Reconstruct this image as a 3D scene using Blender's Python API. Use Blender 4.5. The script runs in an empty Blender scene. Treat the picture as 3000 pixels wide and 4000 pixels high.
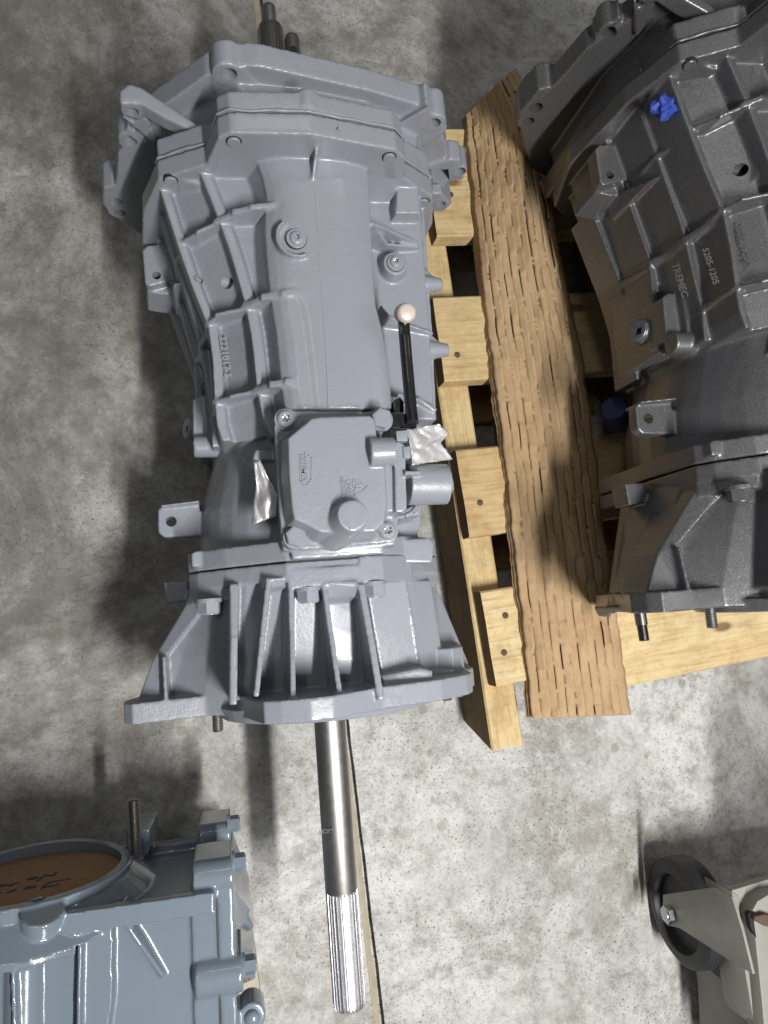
import bpy, bmesh, math, random
import numpy as np
from mathutils import Vector, Matrix, noise
random.seed(7)
sc = bpy.context.scene
COL = sc.collection

# ------------------------------------------------------------------ camera, world, lamps, exposure
F, CX, CY = 2776.0, 1500.0, 2000.0          # focal length and centre, in photograph pixels (3000 x 4000)
NX, NY, H = 900.0, 2400.0, 1.0              # the point straight below the camera, and its height
_d = Vector(((NX - CX) / F, -(NY - CY) / F, -1)).normalized()
_zc = -_d
_xc = (Vector((1, 0, 0)) - _zc * _zc.x).normalized()
_yc = _zc.cross(_xc)
R = Matrix((_xc, _yc, _zc))
CAMP = Vector((0, 0, H))
cd = bpy.data.cameras.new('camera')
cam = bpy.data.objects.new('camera', cd)
COL.objects.link(cam)
cd.sensor_fit = 'VERTICAL'; cd.sensor_height = 36; cd.lens = 36 * F / 4000
cd.clip_start = 0.02; cd.clip_end = 60
cam.matrix_world = Matrix.Translation(CAMP) @ R.to_4x4()
sc.camera = cam

w = bpy.data.worlds.new('World'); sc.world = w; w.use_nodes = True
w.node_tree.nodes['Background'].inputs[0].default_value = (0.86, 0.93, 1.0, 1)
w.node_tree.nodes['Background'].inputs[1].default_value = 0.062

def lamp(name, loc, target, sx, sy, power, col=(1, 0.985, 0.96)):
    l = bpy.data.lights.new(name, 'AREA'); l.shape = 'RECTANGLE'; l.size = sx; l.size_y = sy
    l.energy = power; l.color = col
    o = bpy.data.objects.new(name, l); COL.objects.link(o)
    o.location = loc
    z_ = (Vector(loc) - Vector(target)).normalized(); x_ = Vector((0, 1, 0)).cross(z_).normalized()     # long side along world Y
    o.matrix_world = Matrix.Translation(loc) @ Matrix((x_, z_.cross(x_), z_)).transposed().to_4x4()
    return o
lamp('ceiling_lamp', (0.52, -0.62, 1.75), (0.32, -0.30, 0), 0.06, 0.60, 39)
lamp('ceiling_lamp', (0.35, 1.75, 2.2), (0.2, 0.2, 0.3), 1.3, 0.04, 3.5)
lamp('ceiling_lamp', (0.50, -0.95, 1.9), (0.4, 0.0, 0), 0.12, 0.60, 4)
lamp('ceiling_lamp', (-0.55, 0.55, 2.3), (0.3, 0.3, 0.1), 0.12, 0.9, 3.5)  # left fill, added to brighten the pallet slats and the floor at left
lamp('ceiling_lamp', (1.75, 0.35, 1.75), (0.4, 0.2, 0.2), 0.30, 1.1, 5)
sc.view_settings.view_transform = 'Standard'; sc.view_settings.look = 'None'
sc.view_settings.exposure = 0.0; sc.view_settings.gamma = 1.0

# ------------------------------------------------------------------ coordinates
def ray(u, v):
    return R @ Vector(((u - CX) / F, -(v - CY) / F, -1))
def at(u, v, z):
    r = ray(u, v); return CAMP + r * ((z - H) / r.z)
def hit(u, v, P, n):
    r = ray(u, v); return CAMP + r * ((P - CAMP).dot(n) / r.dot(n))
def mpp(u, v, z):                            # metres per photograph pixel there
    p = at(u, v, z) - CAMP
    return p.dot(-Vector((R[0][2], R[1][2], R[2][2]))) / F
ZA = 0.26
A0 = at(1290, 2850, ZA)
AX = (at(1365, 3930, ZA) - A0).normalized()  # gearbox axis, towards the tail shaft
AS = Vector((-AX.y, AX.x, 0))                # to its right
UP = Vector((0, 0, 1))
O0 = Vector((A0.x, A0.y, 0))
def G(s, t, z): return O0 + AS * s + AX * t + UP * z
def tt(p): return (p - O0).dot(AX)
def ss(p): return (p - O0).dot(AS)
def on_t(u, v, t): return hit(u, v, G(0, t, 0), AX)
BT, BYAW = Vector((0.4819, 0.104, 0.1295)), -0.0113      # where the dark gearbox stands, relative to the grey one
def fromb(u, v, z):                          # a point seen on the dark gearbox, in the grey one's place
    q = at(u, v, z + BT.z) - BT
    return Matrix.Rotation(-BYAW, 3, 'Z') @ q

# ------------------------------------------------------------------ materials
def mat(name):
    m = bpy.data.materials.new(name); m.use_nodes = True
    nt = m.node_tree
    return m, nt, nt.nodes['Principled BSDF']
def N(nt, t, **kw):
    n = nt.nodes.new(t)
    for k, v in kw.items():
        if k in n.inputs: n.inputs[k].default_value = v
        else: setattr(n, k, v)
    return n
def coords(nt, kind='Object', scale=(1, 1, 1), rot=(0, 0, 0), rand=False):
    tc = N(nt, 'ShaderNodeTexCoord'); mp = N(nt, 'ShaderNodeMapping')
    mp.inputs['Scale'].default_value = scale; mp.inputs['Rotation'].default_value = rot
    src = tc.outputs[kind]
    if rand:
        oi = N(nt, 'ShaderNodeObjectInfo'); mu = N(nt, 'ShaderNodeMath', operation='MULTIPLY'); mu.inputs[1].default_value = 37.0
        nt.links.new(oi.outputs['Random'], mu.inputs[0])
        ad = N(nt, 'ShaderNodeVectorMath', operation='ADD')
        nt.links.new(src, ad.inputs[0]); nt.links.new(mu.outputs[0], ad.inputs[1]); src = ad.outputs[0]
    nt.links.new(src, mp.inputs[0])
    return mp.outputs[0]
def noi(nt, co, scale, detail=4, rough=0.55, dist=0.0):
    n = N(nt, 'ShaderNodeTexNoise', Scale=scale, Detail=detail, Roughness=rough, Distortion=dist)
    nt.links.new(co, n.inputs['Vector']); return n.outputs['Fac']
def ramp(nt, src, stops, interp='LINEAR'):
    r = N(nt, 'ShaderNodeValToRGB'); cr = r.color_ramp; cr.interpolation = interp
    while len(cr.elements) < len(stops): cr.elements.new(0.5)
    for e, (p, c) in zip(cr.elements, stops):
        e.position = p; e.color = (c, c, c, 1) if not hasattr(c, '__len__') else (*c, 1)
    nt.links.new(src, r.inputs[0]); return r.outputs[0]
def mix(nt, fac, a, b, mode='MIX'):
    m = N(nt, 'ShaderNodeMix', data_type='RGBA', blend_type=mode)
    for i, s in ((0, fac), (6, a), (7, b)):
        if isinstance(s, (int, float)): m.inputs[i].default_value = s
        elif isinstance(s, tuple): m.inputs[i].default_value = (*s, 1)
        else: nt.links.new(s, m.inputs[i])
    return m.outputs[2]
def bump(nt, pr, h, strength, dist=0.001):
    b = N(nt, 'ShaderNodeBump', Strength=strength, Distance=dist)
    nt.links.new(h, b.inputs['Height']); nt.links.new(b.outputs[0], pr.inputs['Normal']); return b
def add(nt, a, b, ka=1.0, kb=1.0):
    m1 = N(nt, 'ShaderNodeMath', operation='MULTIPLY'); m1.inputs[1].default_value = ka; nt.links.new(a, m1.inputs[0])
    m2 = N(nt, 'ShaderNodeMath', operation='MULTIPLY_ADD'); m2.inputs[1].default_value = kb
    nt.links.new(b, m2.inputs[0]); nt.links.new(m1.outputs[0], m2.inputs[2]); return m2.outputs[0]

def m_paint(name, col, col2, rough=0.36, metal=0.0, coat=0.22, grit=0.62):
    m, nt, p = mat(name); co = coords(nt)
    big = noi(nt, co, 9, 4); fine = noi(nt, co, 420, 3, 0.6); mid = noi(nt, co, 90, 4, 0.6)
    patch = ramp(nt, noi(nt, co, 14, 3), [(0.45, 0.0), (0.62, 1.0)])
    c = mix(nt, big, col, col2)
    spk = ramp(nt, noi(nt, co, 240, 2), [(0.74, 0.0), (0.80, 1.0)])
    c = mix(nt, spk, c, tuple(x * 0.7 for x in col))
    nt.links.new(c, p.inputs['Base Color'])
    p.inputs['Roughness'].default_value = rough; p.inputs['Metallic'].default_value = metal
    p.inputs['Coat Weight'].default_value = coat; p.inputs['Coat Roughness'].default_value = 0.12
    h = add(nt, fine, mid, 0.5, 0.6)
    hm = N(nt, 'ShaderNodeMath', operation='MULTIPLY_ADD'); hm.inputs[2].default_value = 0.25
    nt.links.new(patch, hm.inputs[0]); hm.inputs[1].default_value = 0.9
    hh = N(nt, 'ShaderNodeMath', operation='MULTIPLY'); nt.links.new(h, hh.inputs[0]); nt.links.new(hm.outputs[0], hh.inputs[1])
    bump(nt, p, hh.outputs[0], grit, 0.0012)
    return m
GREY = m_paint('grey_enamel', (0.245, 0.259, 0.295), (0.266, 0.281, 0.318), 0.37)
BLUE = m_paint('blue_grey_enamel', (0.146, 0.180, 0.216), (0.168, 0.204, 0.242), 0.2, 0.0, 0.6, 0.18)

def m_graphite():
    m, nt, p = mat('graphite_paint'); co = coords(nt)
    big = noi(nt, co, 12, 3); fl = noi(nt, co, 900, 2, 0.7)
    c = mix(nt, big, (0.115, 0.115, 0.12), (0.16, 0.16, 0.167))
    c = mix(nt, ramp(nt, fl, [(0.52, 0.0), (0.8, 0.7)]), c, (0.42, 0.42, 0.43))
    nt.links.new(c, p.inputs['Base Color'])
    p.inputs['Metallic'].default_value = 0.55; p.inputs['Roughness'].default_value = 0.36
    p.inputs['Coat Weight'].default_value = 0.15; p.inputs['Coat Roughness'].default_value = 0.3
    bump(nt, p, add(nt, fl, noi(nt, co, 160, 3), 0.35, 0.6), 0.35, 0.001)
    return m
GRAPH = m_graphite()

def m_steel(name, col=(0.46, 0.45, 0.44), rough=0.26, lathe=True):
    m, nt, p = mat(name)
    co = coords(nt, scale=(30, 30, 30))
    n1 = noi(nt, co, 6, 4); n2 = noi(nt, coords(nt), 60, 3)
    nt.links.new(mix(nt, n2, tuple(x * 0.94 for x in col), tuple(min(1, x * 1.06) for x in col)), p.inputs['Base Color'])
    p.inputs['Metallic'].default_value = 1.0
    nt.links.new(ramp(nt, n1, [(0.3, rough * 0.93), (0.7, rough * 1.08)]), p.inputs['Roughness'])
    bump(nt, p, n1, 0.08, 0.0005)
    return m
STEEL = m_steel('turned_steel', (0.40, 0.39, 0.38), 0.43)
BRIGHT = m_steel('bright_spline_steel', (0.86, 0.86, 0.87), 0.36)
DARKST = m_steel('oiled_dark_steel', (0.26, 0.25, 0.235), 0.32)
ZINC = m_steel('zinc_plate', (0.55, 0.57, 0.60), 0.3)

def m_plain(name, col, rough=0.5, metal=0.0, var=0.15, grit=0.2, gs=200, coat=0.0, trans=0.0):
    m, nt, p = mat(name); co = coords(nt)
    n = noi(nt, co, 40, 4)
    nt.links.new(mix(nt, n, tuple(c * (1 - var) for c in col), tuple(min(1, c * (1 + var)) for c in col)), p.inputs['Base Color'])
    p.inputs['Roughness'].default_value = rough; p.inputs['Metallic'].default_value = metal
    p.inputs['Coat Weight'].default_value = coat
    if trans: p.inputs['Subsurface Weight'].default_value = trans; p.inputs['Subsurface Radius'].default_value = (0.004, 0.003, 0.002)
    bump(nt, p, noi(nt, co, gs, 3), grit, 0.0006)
    return m
BLACKP = m_plain('black_tube_paint', (0.012, 0.012, 0.014), 0.3, 0.0, 0.3, 0.1, 90, 0.4)
CAPW = m_plain('milky_plastic', (0.50, 0.43, 0.385), 0.35, 0, 0.05, 0.05, 60, 0.1, 0.3)
RUBBER = m_plain('black_rubber', (0.022, 0.022, 0.026), 0.55, 0, 0.3, 0.3, 150)
TROLLEY = m_plain('worn_beige_paint', (0.25, 0.25, 0.22), 0.5, 0, 0.2, 0.3, 260)
RUST = m_plain('rusty_iron', (0.095, 0.055, 0.042), 0.8, 0, 0.5, 0.7, 240)
CLOTH = m_plain('blue_wipe', (0.02, 0.05, 0.30), 0.6, 0, 0.25, 0.5, 700)
BCAP = m_plain('dark_blue_plastic', (0.012, 0.022, 0.11), 0.4, 0, 0.1, 0.1)
KNOB = m_plain('cream_plastic', (0.60, 0.52, 0.36), 0.5, 0, 0.12, 0.3, 300)
HOLE = m_plain('dark_bore', (0.012, 0.012, 0.013), 0.7)
INK = m_plain('marker_ink', (0.012, 0.01, 0.01), 0.5)
GASK = m_plain('black_gasket', (0.008, 0.008, 0.01), 0.45)

def m_tape():
    m, nt, p = mat('silver_duct_tape'); co = coords(nt)
    n = noi(nt, co, 60, 3)
    wv = N(nt, 'ShaderNodeTexWave', Scale=320.0, Distortion=1.0); nt.links.new(co, wv.inputs['Vector'])
    nt.links.new(mix(nt, n, (0.60, 0.59, 0.60), (0.74, 0.73, 0.74)), p.inputs['Base Color'])
    p.inputs['Metallic'].default_value = 0.45; p.inputs['Roughness'].default_value = 0.38
    bump(nt, p, wv.outputs['Fac'], 0.12, 0.0004); return m
TAPE = m_tape()

def m_card():
    m, nt, p = mat('brown_cardboard'); co = coords(nt)
    n = noi(nt, co, 7, 5, 0.6); f = noi(nt, coords(nt, scale=(1, 0.25, 1)), 260, 4, 0.7)
    c = mix(nt, ramp(nt, n, [(0.35, 0.0), (0.65, 1.0)]), (0.40, 0.27, 0.145), (0.51, 0.36, 0.21))
    st = ramp(nt, noi(nt, co, 16, 4, 0.6), [(0.62, 0.0), (0.74, 1.0)])
    c = mix(nt, add(nt, st, st, 0.16, 0.0), c, (0.16, 0.10, 0.055))
    c = mix(nt, ramp(nt, f, [(0.45, 0.0), (0.7, 0.3)]), c, (0.22, 0.14, 0.08))
    nt.links.new(c, p.inputs['Base Color']); p.inputs['Roughness'].default_value = 0.85
    p.inputs['Specular IOR Level'].default_value = 0.2
    bump(nt, p, add(nt, f, noi(nt, co, 45, 4), 0.4, 1.0), 0.22, 0.0012); return m
CARD = m_card()
CARD2 = m_plain('brown_card_disc', (0.30, 0.17, 0.085), 0.85, 0, 0.2, 0.4, 300)

def m_wood(name, a, b, dark, stain=0.3):
    m, nt, p = mat(name)
    co = coords(nt, scale=(1.0, 1.0, 1.0), rand=True)
    cl = coords(nt, scale=(1.6, 30, 30), rand=True); cf = coords(nt, scale=(14, 220, 220), rand=True)
    ring = N(nt, 'ShaderNodeTexNoise', Scale=1.0, Detail=3.0, Roughness=0.5, Distortion=0.9); nt.links.new(cl, ring.inputs['Vector'])
    fr = N(nt, 'ShaderNodeMath', operation='MULTIPLY'); fr.inputs[1].default_value = 7.0; nt.links.new(ring.outputs['Fac'], fr.inputs[0])
    fc = N(nt, 'ShaderNodeMath', operation='FRACT'); nt.links.new(fr.outputs[0], fc.inputs[0])
    rg = ramp(nt, fc.outputs[0], [(0.0, 0.0), (0.55, 0.25), (0.86, 1.0), (1.0, 0.0)])
    fib = noi(nt, cf, 1.0, 4, 0.7)
    c = mix(nt, noi(nt, co, 7, 3), a, b)
    c = mix(nt, add(nt, rg, rg, 0.45, 0.0), c, tuple(x * q for x, q in zip(b, (.72, .60, .42))))
    c = mix(nt, ramp(nt, fib, [(0.52, 0.0), (0.8, 0.7)]), c, dark)
    dirt = ramp(nt, noi(nt, co, 13, 5, 0.65), [(0.52, 0.0), (0.75, stain)])
    c = mix(nt, dirt, c, dark)
    oi = N(nt, 'ShaderNodeObjectInfo'); rr = ramp(nt, oi.outputs['Random'], [(0.25, 0.0), (1.0, 0.45)])
    c = mix(nt, rr, c, mix(nt, 1.0, c, (0.62, 0.50, 0.36), 'MULTIPLY'))
    vo = N(nt, 'ShaderNodeTexVoronoi', Scale=1.0); nt.links.new(coords(nt, scale=(7, 16, 16), rand=True), vo.inputs['Vector'])
    c = mix(nt, ramp(nt, vo.outputs['Distance'], [(0.07, 0.85), (0.13, 0.0)]), c, (0.16, 0.085, 0.035))
    wv = N(nt, 'ShaderNodeTexWave', Scale=38.0, Distortion=2.5, Detail=2.0); nt.links.new(coords(nt, rand=True), wv.inputs['Vector'])
    gr = ramp(nt, noi(nt, co, 22, 10, 0.8), [(0.40, 0.5), (0.52, 0.0)])
    c = mix(nt, gr, c, mix(nt, 1.0, c, (0.66, 0.58, 0.48), 'MULTIPLY'))
    nt.links.new(c, p.inputs['Base Color']); p.inputs['Roughness'].default_value = 0.72
    p.inputs['Specular IOR Level'].default_value = 0.3
    bump(nt, p, add(nt, add(nt, fib, rg, 0.8, 0.25), wv.outputs['Fac'], 1.0, 0.22), 0.6, 0.0012); return m
PINE = m_wood('sawn_pine', (0.62, 0.475, 0.25), (0.72, 0.585, 0.34), (0.24, 0.165, 0.085), 0.5)
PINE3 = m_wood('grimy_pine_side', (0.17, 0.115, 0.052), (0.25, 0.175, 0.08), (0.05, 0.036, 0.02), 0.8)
PINE2 = m_wood('weathered_pine', (0.27, 0.185, 0.08), (0.36, 0.26, 0.12), (0.08, 0.055, 0.028), 0.7)
ENDG = m_wood('dark_end_grain', (0.17, 0.11, 0.055), (0.24, 0.16, 0.08), (0.05, 0.032, 0.018), 0.7)

def m_concrete():
    m, nt, p = mat('worn_concrete'); co = coords(nt)
    a = noi(nt, co, 2.2, 6, 0.62, 0.7); b = noi(nt, co, 7, 12, 0.8, 0.2); c_ = noi(nt, co, 90, 8, 0.85, 0.3); d = noi(nt, co, 260, 3, 0.6); g = noi(nt, co, 24, 12, 0.85, 0.2)
    c = mix(nt, ramp(nt, a, [(0.36, 0.0), (0.62, 1.0)]), (0.335, 0.326, 0.30), (0.605, 0.602, 0.588))
    c = mix(nt, ramp(nt, b, [(0.40, 0.65), (0.52, 0.0)]), c, (0.20, 0.185, 0.15))
    c = mix(nt, ramp(nt, g, [(0.38, 0.7), (0.49, 0.0)]), c, (0.20, 0.185, 0.155))
    c = mix(nt, ramp(nt, c_, [(0.36, 0.5), (0.50, 0.0)]), c, (0.18, 0.17, 0.145))
    c = mix(nt, ramp(nt, g, [(0.52, 0.0), (0.64, 0.6)]), c, (0.66, 0.65, 0.62))
    pit = ramp(nt, d, [(0.31, 1.0), (0.40, 0.0)])
    wear = ramp(nt, noi(nt, co, 6, 5, 0.7), [(0.40, 0.1), (0.60, 1.0)])
    pm = N(nt, 'ShaderNodeMath', operation='MULTIPLY'); nt.links.new(pit, pm.inputs[0]); nt.links.new(wear, pm.inputs[1])
    c = mix(nt, pm.outputs[0], c, (0.09, 0.082, 0.068))
    # old oil, mostly left and behind, deepened to paint in the gearbox's shadow
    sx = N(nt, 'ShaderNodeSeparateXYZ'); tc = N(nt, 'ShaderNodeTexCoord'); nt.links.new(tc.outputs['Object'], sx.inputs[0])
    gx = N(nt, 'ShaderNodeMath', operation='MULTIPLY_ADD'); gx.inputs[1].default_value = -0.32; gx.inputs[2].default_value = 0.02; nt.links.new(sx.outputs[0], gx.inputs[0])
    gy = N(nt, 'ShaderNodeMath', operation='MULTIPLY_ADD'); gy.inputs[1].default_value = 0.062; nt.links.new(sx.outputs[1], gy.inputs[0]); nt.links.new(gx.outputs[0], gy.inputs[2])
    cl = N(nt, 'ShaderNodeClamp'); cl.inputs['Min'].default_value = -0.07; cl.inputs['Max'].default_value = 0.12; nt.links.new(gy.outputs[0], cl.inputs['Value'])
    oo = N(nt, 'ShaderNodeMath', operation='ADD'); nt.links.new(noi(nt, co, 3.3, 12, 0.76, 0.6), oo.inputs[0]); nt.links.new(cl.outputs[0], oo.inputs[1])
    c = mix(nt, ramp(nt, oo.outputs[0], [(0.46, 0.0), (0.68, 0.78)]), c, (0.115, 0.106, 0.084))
    sc_ = ramp(nt, noi(nt, coords(nt, scale=(1, 3, 1), rot=(0, 0, 0.6)), 5, 6, 0.75, 0.6), [(0.63, 0.0), (0.76, 0.7)])
    c = mix(nt, sc_, c, (0.70, 0.70, 0.68))
    # drips
    vo = N(nt, 'ShaderNodeTexVoronoi', Scale=16.0, Randomness=1.0); nt.links.new(coords(nt), vo.inputs['Vector'])
    dr = N(nt, 'ShaderNodeMath', operation='MULTIPLY_ADD'); dr.inputs[1].default_value = 0.062; nt.links.new(g, dr.inputs[0]); nt.links.new(vo.outputs['Distance'], dr.inputs[2])
    sp = ramp(nt, dr.outputs[0], [(0.125, 0.55), (0.16, 0.0)]); spm = ramp(nt, noi(nt, co, 2.2, 2), [(0.52, 0.0), (0.58, 1.0)])
    sm = N(nt, 'ShaderNodeMath', operation='MULTIPLY'); nt.links.new(sp, sm.inputs[0]); nt.links.new(spm, sm.inputs[1])
    c = mix(nt, sm.outputs[0], c, (0.22, 0.20, 0.15))
    nt.links.new(c, p.inputs['Base Color'])
    nt.links.new(ramp(nt, b, [(0.3, 0.40), (0.7, 0.7)]), p.inputs['Roughness'])
    p.inputs['Specular IOR Level'].default_value = 0.35
    hh = add(nt, pm.outputs[0], c_, -1.2, 0.5)
    bump(nt, p, hh, 0.5, 0.0015); return m
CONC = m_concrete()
FILL = m_plain('joint_sealant', (0.36, 0.32, 0.23), 0.8, 0, 0.35, 0.8, 260)
PLY = m_plain('pale_board', (0.42, 0.37, 0.29), 0.8, 0, 0.2, 0.4, 200)

# ------------------------------------------------------------------ mesh helpers
def solid(bm, bot, top):
    vb = [bm.verts.new(p) for p in bot]; vt = [bm.verts.new(p) for p in top]; n = len(vb)
    fs = [bm.faces.new(vb[::-1]), bm.faces.new(vt)]
    for i in range(n): fs.append(bm.faces.new((vb[i], vb[(i + 1) % n], vt[(i + 1) % n], vt[i])))
    bmesh.ops.recalc_face_normals(bm, faces=fs)
    return fs
def offset(pts, d):
    n = len(pts); out = []
    area = sum(pts[i].x * pts[(i + 1) % n].y - pts[(i + 1) % n].x * pts[i].y for i in range(n))
    sg = 1 if area > 0 else -1
    for i in range(n):
        a, b, c = pts[i - 1], pts[i], pts[(i + 1) % n]
        e1 = Vector((b.x - a.x, b.y - a.y)); e2 = Vector((c.x - b.x, c.y - b.y))
        if e1.length < 1e-9 or e2.length < 1e-9: out.append(b.copy()); continue
        e1.normalize(); e2.normalize()
        n1 = Vector((e1.y, -e1.x)) * sg; n2 = Vector((e2.y, -e2.x)) * sg
        k = n1 + n2; L = k.length_squared
        k = n1 if L < 0.3 else k * (2 / L)
        out.append(Vector((b.x + k.x * d, b.y + k.y * d, b.z)))
    return out
def V(bm, poly, zt, zb, slope=0.06):
    """solid whose top outline is seen at poly, dropping to zb with draft"""
    top = [p.copy() if isinstance(p, Vector) else at(p[0], p[1], p[2] if len(p) > 2 else zt) for p in poly]
    zm = sum(p.z for p in top) / len(top)
    bot = [Vector((p.x, p.y, zb)) for p in offset(top, slope * (zm - zb))]
    return solid(bm, bot, top)
def Tp(bm, prof, t0, t1):
    """solid extruded along the gearbox axis; prof is (s, z)"""
    return solid(bm, [G(s, t0, z) for s, z in prof], [G(s, t1, z) for s, z in prof])
def Tpx(bm, poly, t0, t1):
    """same, outline seen at pixels on plane t1"""
    return Tp(bm, [(ss(q), q.z) for q in (on_t(u, v, t1) for u, v in poly)], t0, t1)
def frame(d):
    d = d.normalized(); x = d.orthogonal().normalized(); return x, d.cross(x)
def cyl(bm, p0, p1, r0, r1=None, n=24, ph=0.0):
    r1 = r0 if r1 is None else r1
    x, y = frame(p1 - p0)
    a = [p0 + (x * math.cos(ph + 2 * math.pi * i / n) + y * math.sin(ph + 2 * math.pi * i / n)) * r0 for i in range(n)]
    b = [p1 + (x * math.cos(ph + 2 * math.pi * i / n) + y * math.sin(ph + 2 * math.pi * i / n)) * r1 for i in range(n)]
    return solid(bm, a, b)
def lathe(bm, p0, d, prof, n=32, teeth=None):
    """prof: (height, radius) along d from p0; teeth(i, k) may change the radius"""
    d = d.normalized(); x, y = frame(d); rings = []
    for k, (h, r) in enumerate(prof):
        rings.append([bm.verts.new(p0 + d * h + (x * math.cos(2 * math.pi * i / n) + y * math.sin(2 * math.pi * i / n)) * (r if teeth is None else teeth(i, k, r))) for i in range(n)])
    fs = []
    for a, b in zip(rings, rings[1:]):
        for i in range(n): fs.append(bm.faces.new((a[i], a[(i + 1) % n], b[(i + 1) % n], b[i])))
    fs.append(bm.faces.new(rings[0][::-1])); fs.append(bm.faces.new(rings[-1]))
    bmesh.ops.recalc_face_normals(bm, faces=fs)
def rib(bm, pts, w, zb, wt=None):
    """wall along pts (Vectors, with the z of its top), w wide, down to zb"""
    pts = [p if isinstance(p, Vector) else at(*p) for p in pts]
    wt = w * 0.6 if wt is None else wt
    for a, b in zip(pts, pts[1:]):
        d = Vector((b.x - a.x, b.y - a.y, 0)).normalized(); n = Vector((-d.y, d.x, 0))
        e = d * (w * 0.25)
        q = [a - e + n * wt / 2, b + e + n * wt / 2, b + e - n * wt / 2, a - e - n * wt / 2]
        o = [a - e + n * w / 2, b + e + n * w / 2, b + e - n * w / 2, a - e - n * w / 2]
        solid(bm, [Vector((p.x, p.y, zb)) for p in o], q)
def sheet(bm, rows, zb):
    g = [[bm.verts.new(p if isinstance(p, Vector) else at(*p)) for p in r] for r in rows]
    lo = [[bm.verts.new((v.co.x, v.co.y, zb)) for v in r] for r in g]
    fs = []; nr, nc = len(g), len(g[0])
    for i in range(nr - 1):
        for j in range(nc - 1):
            fs.append(bm.faces.new((g[i][j], g[i][j + 1], g[i + 1][j + 1], g[i + 1][j])))
            fs.append(bm.faces.new((lo[i][j], lo[i + 1][j], lo[i + 1][j + 1], lo[i][j + 1])))
    for i in range(nr - 1):
        for j in (0, nc - 1): fs.append(bm.faces.new((g[i][j], g[i + 1][j], lo[i + 1][j], lo[i][j])))
    for j in range(nc - 1):
        for i in (0, nr - 1): fs.append(bm.faces.new((g[i][j], g[i][j + 1], lo[i][j + 1], lo[i][j])))
    bmesh.ops.recalc_face_normals(bm, faces=fs)
def tmp(bm):
    me = bpy.data.meshes.new('t'); bm.to_mesh(me); bm.free()
    o = bpy.data.objects.new('t', me); COL.objects.link(o); return o
def finish(o, me, m, parent, sharp):
    if m: me.materials.append(m)
    me.polygons.foreach_set('use_smooth', [True] * len(me.polygons))
    me.set_sharp_from_angle(angle=math.radians(sharp))
    if parent is not None:
        L = parent.location if parent.type == 'EMPTY' else parent.parent.location
        me.transform(Matrix.Translation(-L)); o.parent = parent
    return o
def part(name, bm, m, parent=None, sharp=35, bev=0.0, seg=2):
    if bev:
        bmesh.ops.remove_doubles(bm, verts=bm.verts, dist=1e-6)
        es = [e for e in bm.edges if len(e.link_faces) == 2 and e.calc_face_angle(0) > 0.5]
        bmesh.ops.bevel(bm, geom=es, offset=bev, segments=seg, affect='EDGES', profile=0.6, clamp_overlap=True)
    me = bpy.data.meshes.new(name); bm.to_mesh(me); bm.free()
    o = bpy.data.objects.new(name, me); COL.objects.link(o)
    return finish(o, me, m, parent, sharp)
def cast(name, bm, m, parent, voxel=0.0014, smooth=4, cuts=(), holes=None, sharp=60):
    """fuse overlapping solids into one casting with rounded edges and fillets"""
    o = tmp(bm); trash = [o]
    md = o.modifiers.new('r', 'REMESH'); md.mode = 'VOXEL'; md.voxel_size = voxel
    for cb in cuts:
        c = tmp(cb); trash.append(c)
        b = o.modifiers.new('b', 'BOOLEAN'); b.operation = 'DIFFERENCE'; b.solver = 'MANIFOLD'; b.object = c
    if cuts:
        md = o.modifiers.new('r2', 'REMESH'); md.mode = 'VOXEL'; md.voxel_size = voxel
    s = o.modifiers.new('s', 'SMOOTH'); s.factor = 0.5; s.iterations = smooth
    if holes is not None:
        c = tmp(holes); trash.append(c)
        b = o.modifiers.new('h', 'BOOLEAN'); b.operation = 'DIFFERENCE'; b.solver = 'MANIFOLD'; b.object = c
    for c in trash[1:]: c.hide_render = True
    dg = bpy.context.evaluated_depsgraph_get(); dg.update()
    me = bpy.data.meshes.new_from_object(o.evaluated_get(dg)); me.name = name; me.materials.clear()
    for c in trash:
        mm = c.data; bpy.data.objects.remove(c); bpy.data.meshes.remove(mm)
    r = bpy.data.objects.new(name, me); COL.objects.link(r)
    print(name, len(me.polygons))
    return finish(r, me, m, parent, sharp)
def thing(name, loc, label, cat, group=None):
    o = bpy.data.objects.new(name, None); COL.objects.link(o); o.location = loc; o.empty_display_size = 0.05
    return tag(o, label, cat, group)
def tag(o, label, cat, group=None):
    o['label'] = label; o['category'] = cat
    if group: o['group'] = group
    return o
def text(name, body, size, org, xd, yd, depth, m, parent):
    cu = bpy.data.curves.new('t', 'FONT'); cu.body = body; cu.size = size; cu.extrude = depth; cu.resolution_u = 3
    cu.align_x = 'CENTER'; cu.align_y = 'CENTER'; cu.offset = size * .018
    o = bpy.data.objects.new('t', cu); COL.objects.link(o)
    dg = bpy.context.evaluated_depsgraph_get(); dg.update()
    me = bpy.data.meshes.new_from_object(o.evaluated_get(dg)); bpy.data.objects.remove(o); bpy.data.curves.remove(cu)
    me.name = name
    x = xd.normalized(); z = x.cross(yd).normalized(); y = z.cross(x)
    M = Matrix((x, y, z)).transposed().to_4x4(); M.translation = org
    me.transform(M); r = bpy.data.objects.new(name, me); COL.objects.link(r)
    return finish(r, me, m, parent, 40)
def hexbolt(name, p, d, r, h, m, parent, washer=1.25):
    bm = bmesh.new(); d = d.normalized()
    if washer: lathe(bm, p - d * 0.001, d, [(0, r * washer), (h * 0.22, r * washer), (h * 0.28, r * washer * 0.96)], 28)
    lathe(bm, p + d * h * 0.2, d, [(0, r), (h * 0.68, r), (h * 0.8, r * 0.88)], 6)
    lathe(bm, p + d * h * 0.9, d, [(0, r * 0.74), (h * 0.14, r * 0.70)], 24)
    return part(name, bm, m, parent, 30)
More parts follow.
